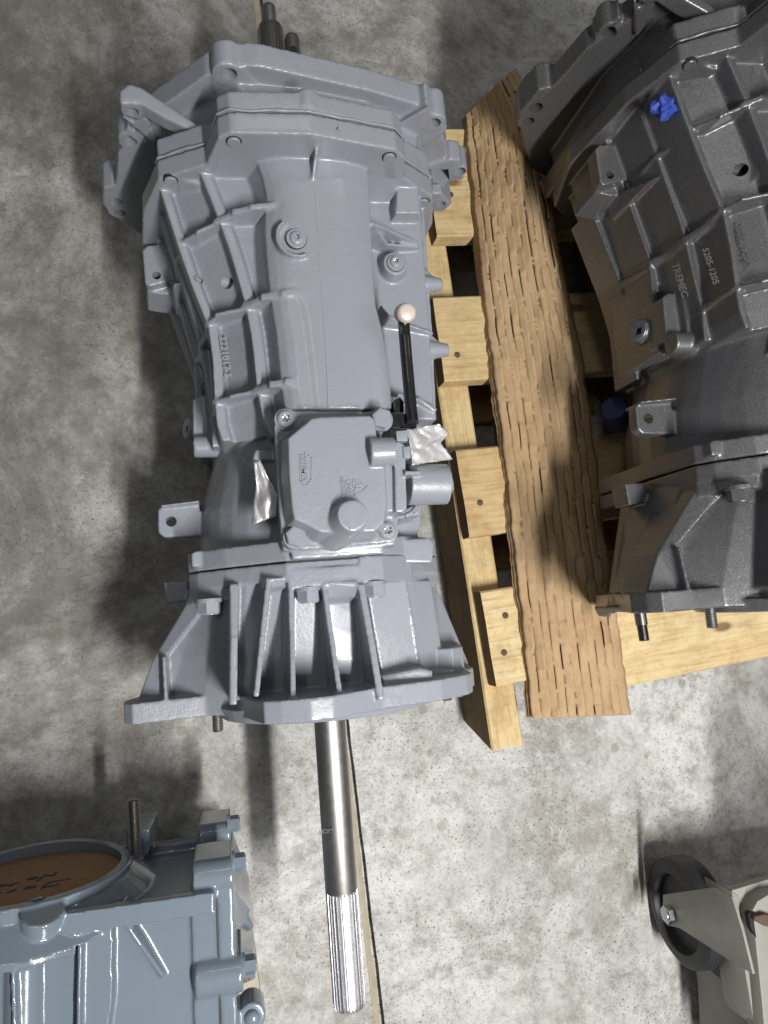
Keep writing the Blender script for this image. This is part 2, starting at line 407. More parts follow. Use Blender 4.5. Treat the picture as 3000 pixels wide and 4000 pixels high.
def torx(name, p, d, r, h, m, parent, socket):
    """domed screw head with a six-lobed socket"""
    d = d.normalized(); x, y = frame(d); n = 36; bm = bmesh.new()
    def ringp(hh, f): return [bm.verts.new(p + d * hh + (x * math.cos(2 * math.pi * i / n) + y * math.sin(2 * math.pi * i / n)) * f(i)) for i in range(n)]
    star = lambda i: r * (0.40 + 0.10 * math.cos(6 * 2 * math.pi * i / n))
    rs = [ringp(-0.003, lambda i: r * 1.18), ringp(h * 0.25, lambda i: r * 1.18), ringp(h * 0.3, lambda i: r * 1.0), ringp(h * 0.7, lambda i: r * 0.94),
          ringp(h * 0.95, lambda i: r * 0.74), ringp(h, star)]
    for a, b in zip(rs, rs[1:]):
        for i in range(n): bm.faces.new((a[i], a[(i + 1) % n], b[(i + 1) % n], b[i]))
    bmesh.ops.recalc_face_normals(bm, faces=bm.faces)
    a = ringp(h, star); b = ringp(h * 0.25, lambda i: star(i) * 0.9); k0 = len(bm.faces)
    inner = [bm.faces.new((a[(i + 1) % n], a[i], b[i], b[(i + 1) % n])) for i in range(n)] + [bm.faces.new(b)]
    for f in inner: f.material_index = 1
    inner[-1].normal_update()
    if inner[-1].normal.dot(d) < 0: inner[-1].normal_flip()
    o = part(name, bm, m, parent, 30); o.data.materials.append(socket)
    return o
def threads(bm, p, d, r, L, pitch, n=20):
    prof = []; k = int(L / pitch)
    for i in range(k):
        prof += [(i * pitch, r * 0.86), (i * pitch + pitch * 0.5, r)]
    prof.append((L, r * 0.8)); lathe(bm, p, d, prof, n)

# ------------------------------------------------------------------ floor with its sawn joint
def build_floor():
    c0, c1 = at(1010, 0, 0), at(1486, 4000, 0)
    dr = (c1 - c0).normalized(); n = Vector((dr.y, -dr.x, 0))      # n points to the image right
    hw = 0.0060; bm = bmesh.new(); K = 260
    rnd = random.Random(3); La, Lb, ys = [], [], []
    for i in range(K + 1):
        f = -1.4 + 3.4 * i / K
        p = c0 + (c1 - c0) * f
        j = 0.0012 * (noise.noise((f * 40, 0, 0)) + 0.7 * noise.noise((f * 120, 5, 0)))
        chip = max(0, noise.noise((f * 22, 9, 1)) - 0.42) * 0.03
        La.append(p - n * (hw + j * 0.8 + chip * 0.6)); Lb.append(p + n * (hw + chip + 0.001 * noise.noise((f * 70, 2, 4))))
    far = 5.0
    for edge, sg in ((La, -1), (Lb, 1)):
        a = [bm.verts.new(p) for p in edge]; b = [bm.verts.new(p + n * sg * far) for p in edge]
        c = [bm.verts.new(p + n * sg * 0.0012 - UP * 0.014) for p in edge]
        for i in range(K):
            f1 = bm.faces.new((a[i], a[i + 1], b[i + 1], b[i])); f2 = bm.faces.new((a[i], a[i + 1], c[i + 1], c[i]))
            for f_ in (f1, f2):
                f_.normal_update()
            if f1.normal.z < 0: f1.normal_flip()
            if f2.normal.dot(n) * sg > 0: f2.normal_flip()
    # bottom of the joint
    q = [c0 + (c1 - c0) * -1.4 - n * .02, c0 + (c1 - c0) * -1.4 + n * .02, c0 + (c1 - c0) * 2 + n * .02, c0 + (c1 - c0) * 2 - n * .02]
    bm.faces.new([bm.verts.new(p - UP * 0.0135) for p in q])
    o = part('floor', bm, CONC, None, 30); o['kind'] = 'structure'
    # sealant bead along the right of the joint
    bm = bmesh.new(); prev = None
    for i in range(K + 1):
        f = -1.4 + 3.4 * i / K
        p = c0 + (c1 - c0) * f
        wl = 0.0002 + 0.0022 * noise.noise((f * 55, 3, 0)) + 0.0014 * noise.noise((f * 160, 1, 0))
        lift = 0.0006 * noise.noise((f * 90, 7, 0))
        row = [bm.verts.new(p + n * max(-0.004, wl - .0008) - UP * 0.012), bm.verts.new(p + n * max(-0.004, wl - .0008) - UP * (0.0024 - lift)),
               bm.verts.new(p + n * 0.0036 - UP * (0.0008 - lift)), bm.verts.new(p + n * 0.0082 - UP * (-.0006))]
        if prev:
            for k in range(3): bm.faces.new((prev[k], row[k], row[k + 1], prev[k + 1]))
        prev = row
    bmesh.ops.recalc_face_normals(bm, faces=bm.faces)
    s = part('joint_filler', bm, FILL, None, 40); s['kind'] = 'structure'
build_floor()

# ------------------------------------------------------------------ grey gearbox
GB = thing('gearbox', G(0.02, -0.35, 0.0), 'light grey painted gearbox lying on the concrete with its steel shaft pointing down the picture', 'gearbox', 'gearboxes')

def build_gearbox():
    # ---- main case
    bm = bmesh.new(); b = bm
    TF = -0.548                                              # rear face of the front flange
    prof = [(-.139, .330), (-.093, .357), (-.081, .398), (-.07, .406), (.0, .411), (.05, .402), (.084, .396), (.096, .384), (.102, .352),
            (.142, .322), (.157, .268), (.157, .06), (.12, .02), (-.08, .02), (-.15, .08), (-.172, .17), (-.16, .27)]
    Tp(b, prof, -.5685, TF)
    # hump: arched top between the terraces
    rows = []
    for v, ul, ur in ((590, 985, 1425), (690, 1024, 1440), (790, 1046, 1446), (850, 1034, 1449), (900, 1034, 1452), (1000, 1040, 1456), (1100, 1050, 1460),
                      (1190, 1060, 1468), (1300, 1078, 1496), (1400, 1088, 1514), (1500, 1098, 1526), (1597, 1112, 1530)):
        r = []
        for k in range(13):
            f = k / 12; x = 2 * f - 1
            r.append((ul + (ur - ul) * f, v, .3650 + .0112 * (1 - abs(x) ** 3.2) - .0022 * math.exp(-((f - .26) / .08) ** 2) * (v > 1150)))
        rows.append(r)
    sheet(b, rows, .20)
    # waffle of long ribs and pockets down the left flank
    def edge(pts):
        q = sorted((tt(p), ss(p), p.z) for p in pts)
        def f(t):
            if t <= q[0][0]: return q[0][1:]
            for (t0, s0, z0), (t1, s1, z1) in zip(q, q[1:]):
                if t <= t1:
                    k = (t - t0) / max(1e-6, t1 - t0); return s0 + (s1 - s0) * k, z0 + (z1 - z0) * k
            return q[-1][1:]
        return f
    HL = edge([at(u, v, .3635) for u, v in ((985, 590), (1024, 690), (1046, 790), (1034, 850), (1034, 900), (1040, 1000), (1050, 1100), (1060, 1190), (1078, 1300), (1088, 1400), (1098, 1500), (1112, 1597), (1125, 1720))])
    R1 = edge([at(u, v, .345) for u, v in ((760, 620), (855, 860), (905, 1000), (960, 1195), (985, 1330), (1005, 1530), (1038, 1680), (1075, 1720))])
    R2 = edge([at(u, v, .314) for u, v in ((612, 700), (690, 948), (750, 1120), (812, 1272), (830, 1400), (838, 1565), (850, 1690), (875, 1735))])
    R3 = edge([fromb(u, v, .268) for u, v in ((2485, 395), (2565, 607), (2668, 893), (2719, 1118), (2744, 1210), (2755, 1338))])
    R4 = edge([fromb(u, v, .215) for u, v in ((2359, 532), (2445, 756), (2539, 1020), (2550, 1180), (2575, 1380))])
    R5 = edge([fromb(u, v, .160) for u, v in ((2300, 800), (2324, 856), (2421, 1107), (2467, 1261), (2490, 1500))])
    def terrace(L, Rr, ta, tb, w, d, dr, zb, slope=False):
        rows = []
        for i in range(17):
            t = ta + (tb - ta) * i / 16; (s0, z0), (s1, z1) = L(t), Rr(t)
            c = [(s0, z0), (s0 + w, z0 - .0015), (s0 + w + .0035, z0 - d)]
            if slope: c += [(max(s0 + w + .005, s1 - .009), z0 - d + .002), (max(s0 + w + .010, s1 + .001), z1 + .001), (s1 + .03, z1 + .002)]
            else: c += [(max(s0 + w + .006, s1 - .003), z1 - dr), (max(s0 + w + .007, s1), z1 - dr + .001), (s1 + .02, z1 - dr)]
            rows.append([G(x, t, z) for x, z in c])
        sheet(b, rows, zb)
    terrace(R1, HL, TF - .005, -.285, .0098, .008, 0, .12, True)
    terrace(R2, R1, TF - .005, -.29, .0085, .010, .021, .10)
    terrace(R3, R2, TF - .004, -.295, .0078, .016, .022, .15)
    terrace(R4, R3, TF - .002, -.30, .0075, .016, .022, .13)
    terrace(R5, R4, -.50, -.29, .0075, .015, .020, .11)
    # lower block so the flank closes on the floor side
    Tp(b, [(-.10, .18), (.0, .25), (.13, .2), (.135, .05), (.08, .03), (.0, .03)], -.55, -.27)
    # cross ribs closing the pockets
    W = .0065
    rib(b, [(846, 866, .343), (915, 826, .358), (985, 806, .367), (1076, 796, .371)], W * 1.7, .2, W * .9)
    rib(b, [(955, 1196, .343), (1030, 1158, .364), (1110, 1144, .3735), (1208, 1136, .3765)], W * 1.8, .2, W)
    rib(b, [(1000, 1526, .343), (1063, 1500, .364), (1125, 1490, .372), (1170, 1500, .372)], W * 1.8, .2, W)
    rib(b, [(700, 948, .310), (770, 905, .334), (850, 866, .344)], W, .2)
    rib(b, [(806, 1268, .310), (845, 1228, .330), (945, 1204, .344)], W, .2)
    rib(b, [(834, 1570, .310), (900, 1548, .330), (1000, 1526, .344)], W, .2)
    V(b, [(690, 640), (760, 620), (840, 620), (850, 700), (770, 720), (700, 700)], .332, .2, .1)
    for z0, z1, A in ((.264, .306, ((2565, 607), (2703, 515))), (.264, .306, ((2675, 938), (2811, 845))), (.264, .306, ((2744, 1206), (2867, 1133))),
                      (.212, .262, ((2445, 752), (2565, 681))), (.212, .262, ((2544, 1018), (2673, 940))), (.212, .26, ((2590, 1270), (2740, 1206))),
                      (.157, .210, ((2429, 1107), (2536, 1036))), (.157, .205, ((2470, 1275), (2560, 1215)))):
        rib(b, [fromb(*A[0], z0 + .002), fromb(*A[1], z1 + .003)], .0105, z0 - .03, .0065)
    # round boss on the flank, its bolt hole facing left
    BC = fromb(2903, 670, .318); BD = (-AS + UP * .45).normalized()
    cyl(b, BC - BD * .05, BC, .0175, .0160)
    cs_ = at(1158, 932, .3765); rib(b, [cs_ + Vector((math.cos(a_) * .0185, math.sin(a_) * .0185, .0042)) for a_ in [math.radians(x) for x in range(130, 300, 14)]], .0045, .33)
    # ---- right side
    V(b, [(1430, 680), (1560, 640), (1640, 700), (1650, 900), (1664, 1100), (1680, 1300), (1692, 1560), (1702, 1640), (1440, 1640)], .322, .06, .03)
    V(b, [(1480, 590), (1548, 620), (1560, 660), (1545, 700), (1480, 700), (1430, 690)], .350, .2, .3)
    V(b, [(1553, 715), (1634, 722), (1640, 800), (1640, 832), (1545, 832)], .338, .2, .1)
    rib(b, [(1240, 545, .398), (1236, 600, .392), (1222, 700, .377)], .006, .3)
    rib(b, [(1458, 868, .368), (1520, 895, .352), (1630, 945, .330)], .005, .3)
    rib(b, [(1458, 868, .366), (1512, 950, .338), (1632, 962, .328)], .005, .3)
    rib(b, [(1490, 1195, .355), (1520, 1235, .345), (1580, 1262, .334), (1690, 1300, .325)], .005, .28)
    rib(b, [(1520, 1530, .352), (1570, 1545, .340), (1640, 1560, .328), (1700, 1600, .324)], .007, .28)
    c = at(1545, 1028, .338); cyl(b, c - UP * .05, c, .0165, .0125)
    # pointed lugs sticking out to the right
    for u0, u1, v, zz in ((1650, 1724, 1112, .30), (1670, 1750, 1368, .30)):
        p0 = at(u0, v, zz); p1 = at(u1, v, zz); cyl(b, p0, p1, .0105, .0068)
        V(b, [(u0, v - 75, zz + .003), (u1 - 6, v - 14, zz + .004), (u1 - 6, v, zz + .004), (u0, v, zz + .004)], zz, zz - .006, 0)
        V(b, [(u0, v, zz + .003), (u1 - 20, v + 2, zz + .003), (u0, v + 52, zz + .003)], zz, zz - .006, 0)
    # side flange seam strip along the right
    V(b, [(1636, 700), (1652, 700), (1668, 1000), (1690, 1300), (1706, 1640), (1690, 1640), (1672, 1300), (1650, 1000)], .300, .10, .02)
    # ---- left tabs
    V(b, [(556, 977), (575, 958), (668, 952), (690, 1000), (705, 1085), (640, 1102), (582, 1118), (566, 1106)], .2165, .198, 0)
    V(b, [(620, 1104), (705, 1086), (720, 1140), (640, 1150), (576, 1140), (572, 1110)], .204, .16, .1)
    V(b, [(616, 1992), (634, 1975), (700, 1968), (775, 1960), (800, 2095), (640, 2098), (618, 2080)], .226, .211, 0)
    rib(b, [(632, 1976, .231), (775, 1958, .236)], .004, .2)
    # ---- boss sticking out low on the left
    p0 = at(757, 1745, .24); p1 = at(850, 1745, .24); cyl(b, p0, p1, .0115)
    V(b, [(752, 1560), (790, 1540), (830, 1560), (850, 1740), (755, 1730)], .235, .20, .0)
    p = fromb(2602, 1342, .225); q = fromb(2700, 1350, .235); cyl(b, p, q, .0125)
    p = fromb(2505, 1300, .19); cyl(b, p + Vector((-.010, 0, .006)), p + Vector((.05, 0, -.02)), .0125, .016)
    # ---- barrel between the terraces and the tail ring
    def bar(t, cs, cz, rs, rz): return [G(cs + rs * math.cos(a), t, cz + rz * math.sin(a)) for a in [2 * math.pi * i / 40 for i in range(40)]]
    tA, tB, tC, tD = -.335, -.285, -.23, -.17
    S4 = [bar(tA, .0, .19, .098, .145), bar(tB, .0, .19, .104, .145), bar(tC, .0, .185, .121, .150), bar(tD, .0, .185, .124, .150)]
    for a, c in zip(S4, S4[1:]): solid(b, a, c)
    V(b, [(1000, 1755), (1090, 1755), (1090, 1800), (985, 1795)], .326, .2, .1)
    # pad under the shift cover, and its right flank
    V(b, [(1085, 1598), (1520, 1600), (1540, 1700), (1560, 2000), (1545, 2130), (1180, 2160), (1105, 2150)], .352, .2, .05)
    V(b, [(1500, 1660), (1640, 1640), (1655, 1900), (1640, 2060), (1610, 2150), (1500, 2160)], .30, .1, .08)
    # ring flange facing the tail housing
    Tp(b, [(-.131, .235), (-.131, .268), (-.122, .283), (-.094, .308), (-.04, .343), (.05, .340), (.086, .312), (.124, .272), (.131, .25),
           (.131, .08), (.05, .03), (-.06, .03), (-.131, .08)], -.187, -.1680)
    V(b, [(746, 2162), (765, 2153), (897, 2141), (915, 2160), (905, 2200), (750, 2215)], .288, .2, .02)
    V(b, [(1486, 2130), (1560, 2108), (1680, 2100), (1696, 2125), (1690, 2200), (1490, 2200)], .318, .2, .02)
    rib(b, [(1150, 2172, .352), (1490, 2150, .350)], .010, .3)
    # ---- bores
    hb = bmesh.new()
    def hv(u, v, z, r, dp=.03):
        q = at(u, v, z); cyl(hb, q + UP * .01, q - UP * dp, r)
    hv(773, 1084, .313, .0046, .012); hv(612, 1076, .2165, .0047); hv(669, 2037, .226, .0056)
    cyl(hb, BC + BD * .01, BC - BD * .03, .0062)
    q = fromb(2500, 1298, .196); cyl(hb, q + Vector((-.02, 0, .012)), q + Vector((.004, 0, -.002)), .0055, n=4)
    case = cast('main_case', bm, GREY, GB, .00135, 6, (), hb)

    # dowel ends on the flange face
    for u, v in ((913, 551), (1520, 612), (666, 703), (1653, 787)):
        q = on_t(u, v, TF); bm = bmesh.new()
        lathe(bm, q - AX * .006, AX, [(0, .0060), (.0078, .0060), (.0084, .0054)], 24); part('dowel_pin', bm, GREY, GB)
        bm = bmesh.new(); lathe(bm, q - AX * .002, AX, [(0, .0072), (.0023, .0072)], 24); part('dowel_gap', bm, HOLE, GB)
    # parting seam between bell plate and case: a ragged bead
    bm = bmesh.new(); pl = [(-.142, .322), (-.139, .331), (-.093, .358), (-.0815, .399), (-.07, .407), (-.03, .4095), (.0, .412), (.05, .403), (.084, .397), (.0965, .384), (.1025, .353), (.143, .323), (.158, .268)]
    pts = []
    for (s0, z0), (s1, z1) in zip(pl, pl[1:]):
        k = max(2, int(math.hypot(s1 - s0, z1 - z0) / .0022))
        for i in range(k): pts.append((s0 + (s1 - s0) * i / k, z0 + (z1 - z0) * i / k))
    prev = None
    for i, (s0, z0) in enumerate(pts):
        r = .0011 + .0011 * abs(noise.noise((i * .13, 1, 0))); dt = .0018 * noise.noise((i * .09, 4, 0))
        ring = [bm.verts.new(G(s0, -.5697 + dt + r * math.cos(a), z0 + r * 1.1 * math.sin(a))) for a in [math.pi * 2 * k / 8 for k in range(8)]]
        if prev:
            for k in range(8): bm.faces.new((prev[k], prev[(k + 1) % 8], ring[(k + 1) % 8], ring[k]))
        prev = ring
    bmesh.ops.recalc_face_normals(bm, faces=bm.faces)
    part('seam_bead', bm, GREY, GB, 60)
    # mould parting line along the hump
    bm = bmesh.new()
    rib(bm, [(1228, 700, .3764), (1240, 900, .3764), (1252, 1080, .3764), (1268, 1300, .3765), (1276, 1420, .3766), (1283, 1592, .3767)], .0011, .36, .0006)
    part('mould_line', bm, GREY, GB, 60)

    # ---- bell plate
    bm = bmesh.new(); b = bm
    TR, TN = -.650, -.626
    rim = [(-.150, .310), (-.089, .376), (-.060, .392), (-.040, .394), (.068, .374), (.134, .356), (.15, .335), (.172, .30),
           (.180, .255), (.178, .17), (.160, .05), (.13, .008), (-.12, .008), (-.15, .03), (-.205, .12), (-.207, .15), (-.192, .21), (-.185, .25), (-.165, .28)]
    Tp(b, rim, TR, TN)
    # dish from rim to neck
    inn = [(-.130, .300), (-.08, .352), (-.06, .372), (.0, .370), (.07, .358), (.13, .325), (.15, .27), (.15, .06), (.10, .03), (-.10, .03), (-.146, .08), (-.146, .22)]
    neck = [(-.130, .312), (-.085, .352), (-.062, .376), (.0, .378), (.06, .372), (.096, .35), (.13, .318), (.15, .27), (.15, .06), (.10, .03), (-.10, .03), (-.165, .08)]
    solid(b, [G(s, TN, z) for s, z in inn], [G(s * .97, -.572, z) for s, z in inn])
    # blocks against the case flange
    Tp(b, [(-.081, .30), (-.081, .396), (-.07, .405), (.0, .411), (.05, .402), (.083, .396), (.095, .384), (.101, .352), (.101, .30)], -.590, -.571)
    Tp(b, [(-.076, .30), (-.076, .393), (-.066, .400), (.0, .406), (.05, .397), (.08, .391), (.092, .379), (.096, .352), (.096, .30)], -.594, -.575)
    Tp(b, [(-.070, .30), (-.070, .388), (.0, .399), (.05, .390), (.088, .375), (.09, .30)], -.5965, -.575)
    Tp(b, [(-.139, .20), (-.139, .328), (-.093, .356), (-.07, .36), (-.07, .2)], -.592, -.571)
    Tp(b, [(.09, .2), (.09, .352), (.141, .320), (.155, .268), (.155, .06), (.09, .06)], -.60, -.571)
    Tp(b, [(-.125, .24), (-.142, .275), (-.156, .18), (-.15, .06), (-.1, .06)], -.60, -.571)
    cyl(b, at(1197, 372, .402), at(1197, 440, .402), .0105)
    def boss(u, v, t0, t1, r, r2=None):
        q = on_t(u, v, t1); cyl(b, G(ss(q), t0, q.z), q, r2 or r, r, 36)
    # ear B, top left of the rim
    boss(888, 293, -.650, -.624, .0142)
    Tpx(b, [(836, 350), (827, 300), (948, 262), (955, 280), (1030, 358), (840, 372)], -.648, -.6245)
    # ear A, the long arm at left
    tA = tt(at(517, 403, .3405))
    boss(517, 436, tA - .021, tA, .0108)
    V(b, [(466, 352), (500, 332), (548, 336), (775, 487), (773, 503), (740, 505), (640, 458), (548, 404), (500, 402), (468, 404)], .3405, .322, 0)
    Tpx(b, [(470, 452), (520, 480), (552, 452), (580, 470), (606, 532), (614, 566), (598, 562)], tA - .016, tA - .0005)
    boss(508, 547, -.655, -.628, .0120)
    Tpx(b, [(460, 560), (500, 498), (600, 560), (575, 640), (555, 622), (480, 580)], -.650, -.6285)
    # ear D, low left, two bores
    boss(453, 785, -.662, -.626, .0150); boss(470, 830, -.662, -.626, .0150)
    Tpx(b, [(404, 735), (440, 724), (580, 748), (585, 890), (520, 872), (440, 848), (402, 800)], -.660, -.6265)
    # ear C, right end of the rim
    boss(1694, 482, -.650, -.618, .0130)
    Tpx(b, [(1560, 486), (1668, 420), (1748, 500), (1736, 525), (1622, 596), (1570, 560)], -.648, -.6185)
    rib(b, [on_t(1565, 480, -.618), on_t(1675, 410, -.618)], .005, .28)
    # ear E with its square pocket
    boss(1794, 671, -.650, -.622, .0098)
    Tpx(b, [(1650, 672), (1676, 655), (1763, 622), (1800, 628), (1812, 700), (1753, 713), (1676, 707), (1650, 720)], -.648, -.6225)
    V(b, [on_t(1670, 650, -.622), on_t(1765, 622, -.622), G(.172, -.655, .272), G(.13, -.655, .272)], .2, .22, 0)
    # ear F
    boss(1722, 797, -.64, -.600, .0105)
    Tpx(b, [(1640, 758), (1725, 755), (1765, 797), (1735, 826), (1640, 834)], -.64, -.6005)
    # raised pads on the rim edge
    hb = bmesh.new()
    for u, v, t, r in ((895, 289, -.624, .0075), (517, 437, tA, .0062), (508, 547, -.628, .0072), (454, 789, -.626, .0082), (470, 832, -.626, .0070),
                       (1694, 482, -.618, .0078), (1794, 671, -.622, .0078), (1722, 799, -.600, .0060)):
        q = on_t(u, v, t); cyl(hb, q + AX * .01, q - AX * .022, r)
    qa = [on_t(u, v, -.622) for u, v in ((1672, 660), (1752, 662), (1756, 706), (1690, 708))]
    solid(hb, [p - AX * .017 for p in qa], [p + AX * .01 for p in qa])
    cast('bell_plate', bm, GREY, GB, .00145, 6, (), hb)

    # ---- tail housing
    bm = bmesh.new(); b = bm
    Tp(b, [(-.131, .235), (-.131, .268), (-.122, .283), (-.094, .308), (-.04, .343), (.05, .340), (.086, .312), (.124, .272), (.131, .25),
           (.131, .08), (.05, .03), (-.06, .03), (-.131, .08)], -.1665, -.150)
    Tp(b, [(-.131, .22), (-.131, .266), (-.122, .281), (-.094, .306), (-.088, .30), (-.088, .22)], -.16, -.137)
    tc1 = tt(at(1271, 2291, .344)); tc2 = tt(at(1560, 2268, .335))
    Tp(b, [(-.040, .28), (-.04, .343), (.005, .345), (.032, .342), (.032, .28)], -.16, tc1)
    Tp(b, [(.028, .29), (.028, .343), (.05, .341), (.086, .313), (.086, .29)], -.168, tc2)
    Tp(b, [(.08, .2), (.086, .308), (.124, .270), (.131, .24), (.131, .18)], -.16, -.138)
    V(b, [(640, 2275), (735, 2268), (740, 2345), (650, 2360)], .19, .16, 0)
    # cone skin
    colz = ((740, 640, .15, .15), (745, 606, .165, .16), (748, 560, .24, .235), (790, 660, .262, .240), (860, 800, .292, .268), (960, 950, .316, .292), (1100, 1100, .328, .303), (1300, 1300, .328, .305),
            (1470, 1490, .318, .305), (1590, 1660, .285, .285), (1670, 1770, .255, .24), (1690, 1800, .16, .14))
    rows = []
    for f in (-.1, 0, .2, .4, .6, .8, .93, 1.0, 1.08):
        v = 2285 + 440 * f; r = []
        for u0, u1, z0, z1 in colz:
            tilt = -(u0 - 1100) * .062
            r.append((u0 + (u1 - u0) * f, v + tilt, z0 + (z1 - z0) * f + 0))
        rows.append(r)
    sheet(b, rows, .138)
    Tp(b, [(-.10, .15), (.11, .15), (.11, .03), (-.06, .03)], -.15, -.04)
    # long ribs and raised panels
    rib(b, [(918, 2288, .322), (915, 2500, .333), (912, 2745, .338)], .0085, .2, .0065)
    WB, WTp = .0074, .0050
    rib(b, [(908, 2288, .322), (906, 2500, .330), (906, 2745, .336)], WB, .2, WTp)
    rib(b, [(1050, 2266, .342), (1026, 2480, .348), (1002, 2715, .356)], WB, .2, WTp)
    rib(b, [(1137, 2312, .343), (1141, 2480, .350), (1146, 2728, .366)], WB, .2, WTp)
    rib(b, [(1268, 2298, .345), (1294, 2480, .352), (1330, 2722, .366)], WB, .2, WTp)
    V(b, [(1262, 2290, .346), (1272, 2278, .346), (1392, 2270, .346), (1400, 2290, .346), (1392, 2330, .336), (1275, 2340, .336)], .34, .2, .3)
    V(b, [(1040, 2262, .343), (1110, 2256, .343), (1110, 2290, .338), (1046, 2296, .338)], .34, .2, .3)
    rib(b, [(1412, 2290, .347), (1450, 2500, .354), (1488, 2725, .362)], .0085, .2, .0065)
    V(b, [(1430, 2285, .330), (1588, 2272, .320), (1625, 2480, .316), (1645, 2640, .308), (1495, 2665, .316), (1462, 2480, .322)], .33, .2, .04)
    V(b, [(1586, 2275, .312), (1682, 2265, .292), (1712, 2450, .29), (1738, 2625, .285), (1648, 2640, .305)], .30, .15, .06)
    V(b, [(1680, 2280, .275), (1700, 2280, .26), (1830, 2590, .25), (1790, 2640, .27), (1735, 2640, .28)], .27, .1, .08)
    V(b, [(740, 2340, .262), (815, 2350, .278), (650, 2560, .258), (640, 2730, .258), (535, 2745, .245), (596, 2580, .248)], .26, .2, .03)
    rib(b, [(640, 2570, .266), (648, 2740, .272)], .006, .2)
    V(b, [(1490, 2640), (1640, 2610), (1690, 2620), (1690, 2665), (1500, 2690)], .334, .25, .05)
    # end flange
    TE = -.028
    fl = [(-.197, .262), (-.188, .273), (-.178, .273), (-.12, .270), (-.093, .285), (-.084, .318), (-.069, .366), (-.055, .372), (-.03, .378), (-.01, .376), (.037, .353), (.097, .342),
          (.128, .326), (.138, .312), (.142, .285), (.155, .268), (.158, .25), (.152, .16), (.14, .02), (-.08, .01), (-.13, .04), (-.155, .10), (-.170, .15), (-.186, .20), (-.2, .238)]
    Tp(b, fl, -.0475, TE)
    cyl(b, G(.005, -.035, .24), G(.005, -.022, .24), .118, .112, 48)
    Tp(b, [(.10, .29), (.125, .298), (.14, .285), (.148, .25), (.14, .2), (.1, .2)], -.072, -.046)
    hb = bmesh.new()
    cyl(hb, G(.0, -.06, ZA), G(.0, .0, ZA), .019)
    cast('tail_housing', bm, GREY, GB, .0013, 4, (), hb)
    # gasket lines
    bm = bmesh.new()
    Tp(bm, [(-.129, .235), (-.129, .2665), (-.12, .281), (-.092, .306), (-.04, .3412), (.05, .338), (.085, .310), (.122, .270), (.129, .25), (.129, .1), (-.129, .1)], -.1690, -.1660)
    part('gasket', bm, GASK, GB)
    # ring bolts
    for u, v in ((820, 2364), (1206, 2319), (1461, 2305)):
        if u < 1000:
            q = on_t(u, v, -.134); q = G(ss(q), -.139, q.z)
        else:
            q = at(u, v, .333); q = G(ss(q), tc1 if u < 1300 else tc2, .333)
        hexbolt('flange_bolt', q, AX, .0112, .0135, GREY, GB, 1.12)
    # stud in the end flange
    tip = at(852, 2857, .235); bm = bmesh.new(); g0 = G(ss(tip), -.03, tip.z)
    threads(bm, g0, tip - g0, .0056, (tip - g0).length, .0017); part('stud', bm, STEEL, GB, 30)

    # ---- shift cover
    bm = bmesh.new(); b = bm
    ZB, ZT = .371, .398
    V(b, [(1072, 1665), (1082, 1622), (1112, 1604), (1490, 1606), (1508, 1625), (1508, 1668), (1490, 1700), (1500, 1750), (1532, 1900), (1540, 2050), (1545, 2085), (1528, 2115), (1490, 2122),
          (1190, 2146), (1130, 2142), (1103, 2118), (1098, 2080), (1086, 1880)], ZB, .3535, .0)
    V(b, [(1126, 1712), (1150, 1692), (1195, 1655), (1215, 1636), (1250, 1630), (1445, 1624), (1462, 1638), (1472, 1715), (1482, 1735), (1500, 1800), (1510, 1960), (1500, 2040), (1465, 2075), (1330, 2085),
          (1250, 2078), (1200, 2050), (1150, 2028), (1142, 1990), (1130, 1850)], ZT, .36, .22)
    q = at(1382, 2012, .412); cyl(b, q - UP * .05 + Vector((-.012, -.006, 0)), q - UP * .002, .0215, .0140, 40); cyl(b, q - UP * .03, q, .0140, .0128, 40)
    # sensor port
    p0 = at(1440, 1767, .398); p1 = at(1540, 1764, .398); cyl(b, p0, p1, .0128, .0128, 32)
    V(b, [(1500, 1800), (1545, 1760), (1548, 1990), (1500, 2010)], .386, .36, .1)
    V(b, [(1540, 1727), (1560, 1724), (1583, 1740), (1590, 1985), (1575, 2000), (1545, 2000)], .392, .33, 0)
    c = at(1590, 1892, .370); e = at(1745, 1892, .370); cyl(b, c, e, .0195, .0190, 40)
    e2 = at(1763, 1890, .370); cyl(b, e, e2, .0088, .0084, 24)
    rib(b, [(1588, 1846, .398), (1640, 1846, .393)], .006, .36)
    V(b, [(1555, 1990), (1590, 1985), (1650, 1960), (1640, 2010), (1560, 2030)], .345, .30, .05)
    cov = cast('shift_cover', bm, GREY, GB, .0011, 4)
    # bolts of the cover
    for u, v in ((1116, 1640), (1512, 2075)):
        torx('cover_screw', at(u, v, ZB), UP, .0085, .0055, GREY, cov, ZINC)
    for u, v, zz in ((1155, 2097, ZB), (1487, 1640, ZB + .012)):
        hexbolt('cover_bolt', at(u, v, zz + .002), UP, .0098, .0085, GREY, cov, 1.15)
    for u, v in ((1158, 932), (1545, 1025)):
        torx('case_plug_screw', at(u, v, .3768 if u < 1300 else .339), UP, .0066 if u < 1300 else .0062, .0038, GREY, GB, ZINC)
    for u, v, r, zz in ((1158, 932, .0096, .3770), (1545, 1027, .0088, .3388)):
        bm = bmesh.new(); lathe(bm, at(u, v, zz) - UP * .002, UP, [(0, r), (.0026, r), (.0030, r * .95)], 36); part('washer', bm, GREY, GB)
        bm = bmesh.new(); lathe(bm, at(u, v, zz) - UP * .003, UP, [(0, r * 1.05), (.0026, r * 1.05)], 36); part('washer_gap', bm, HOLE, GB)
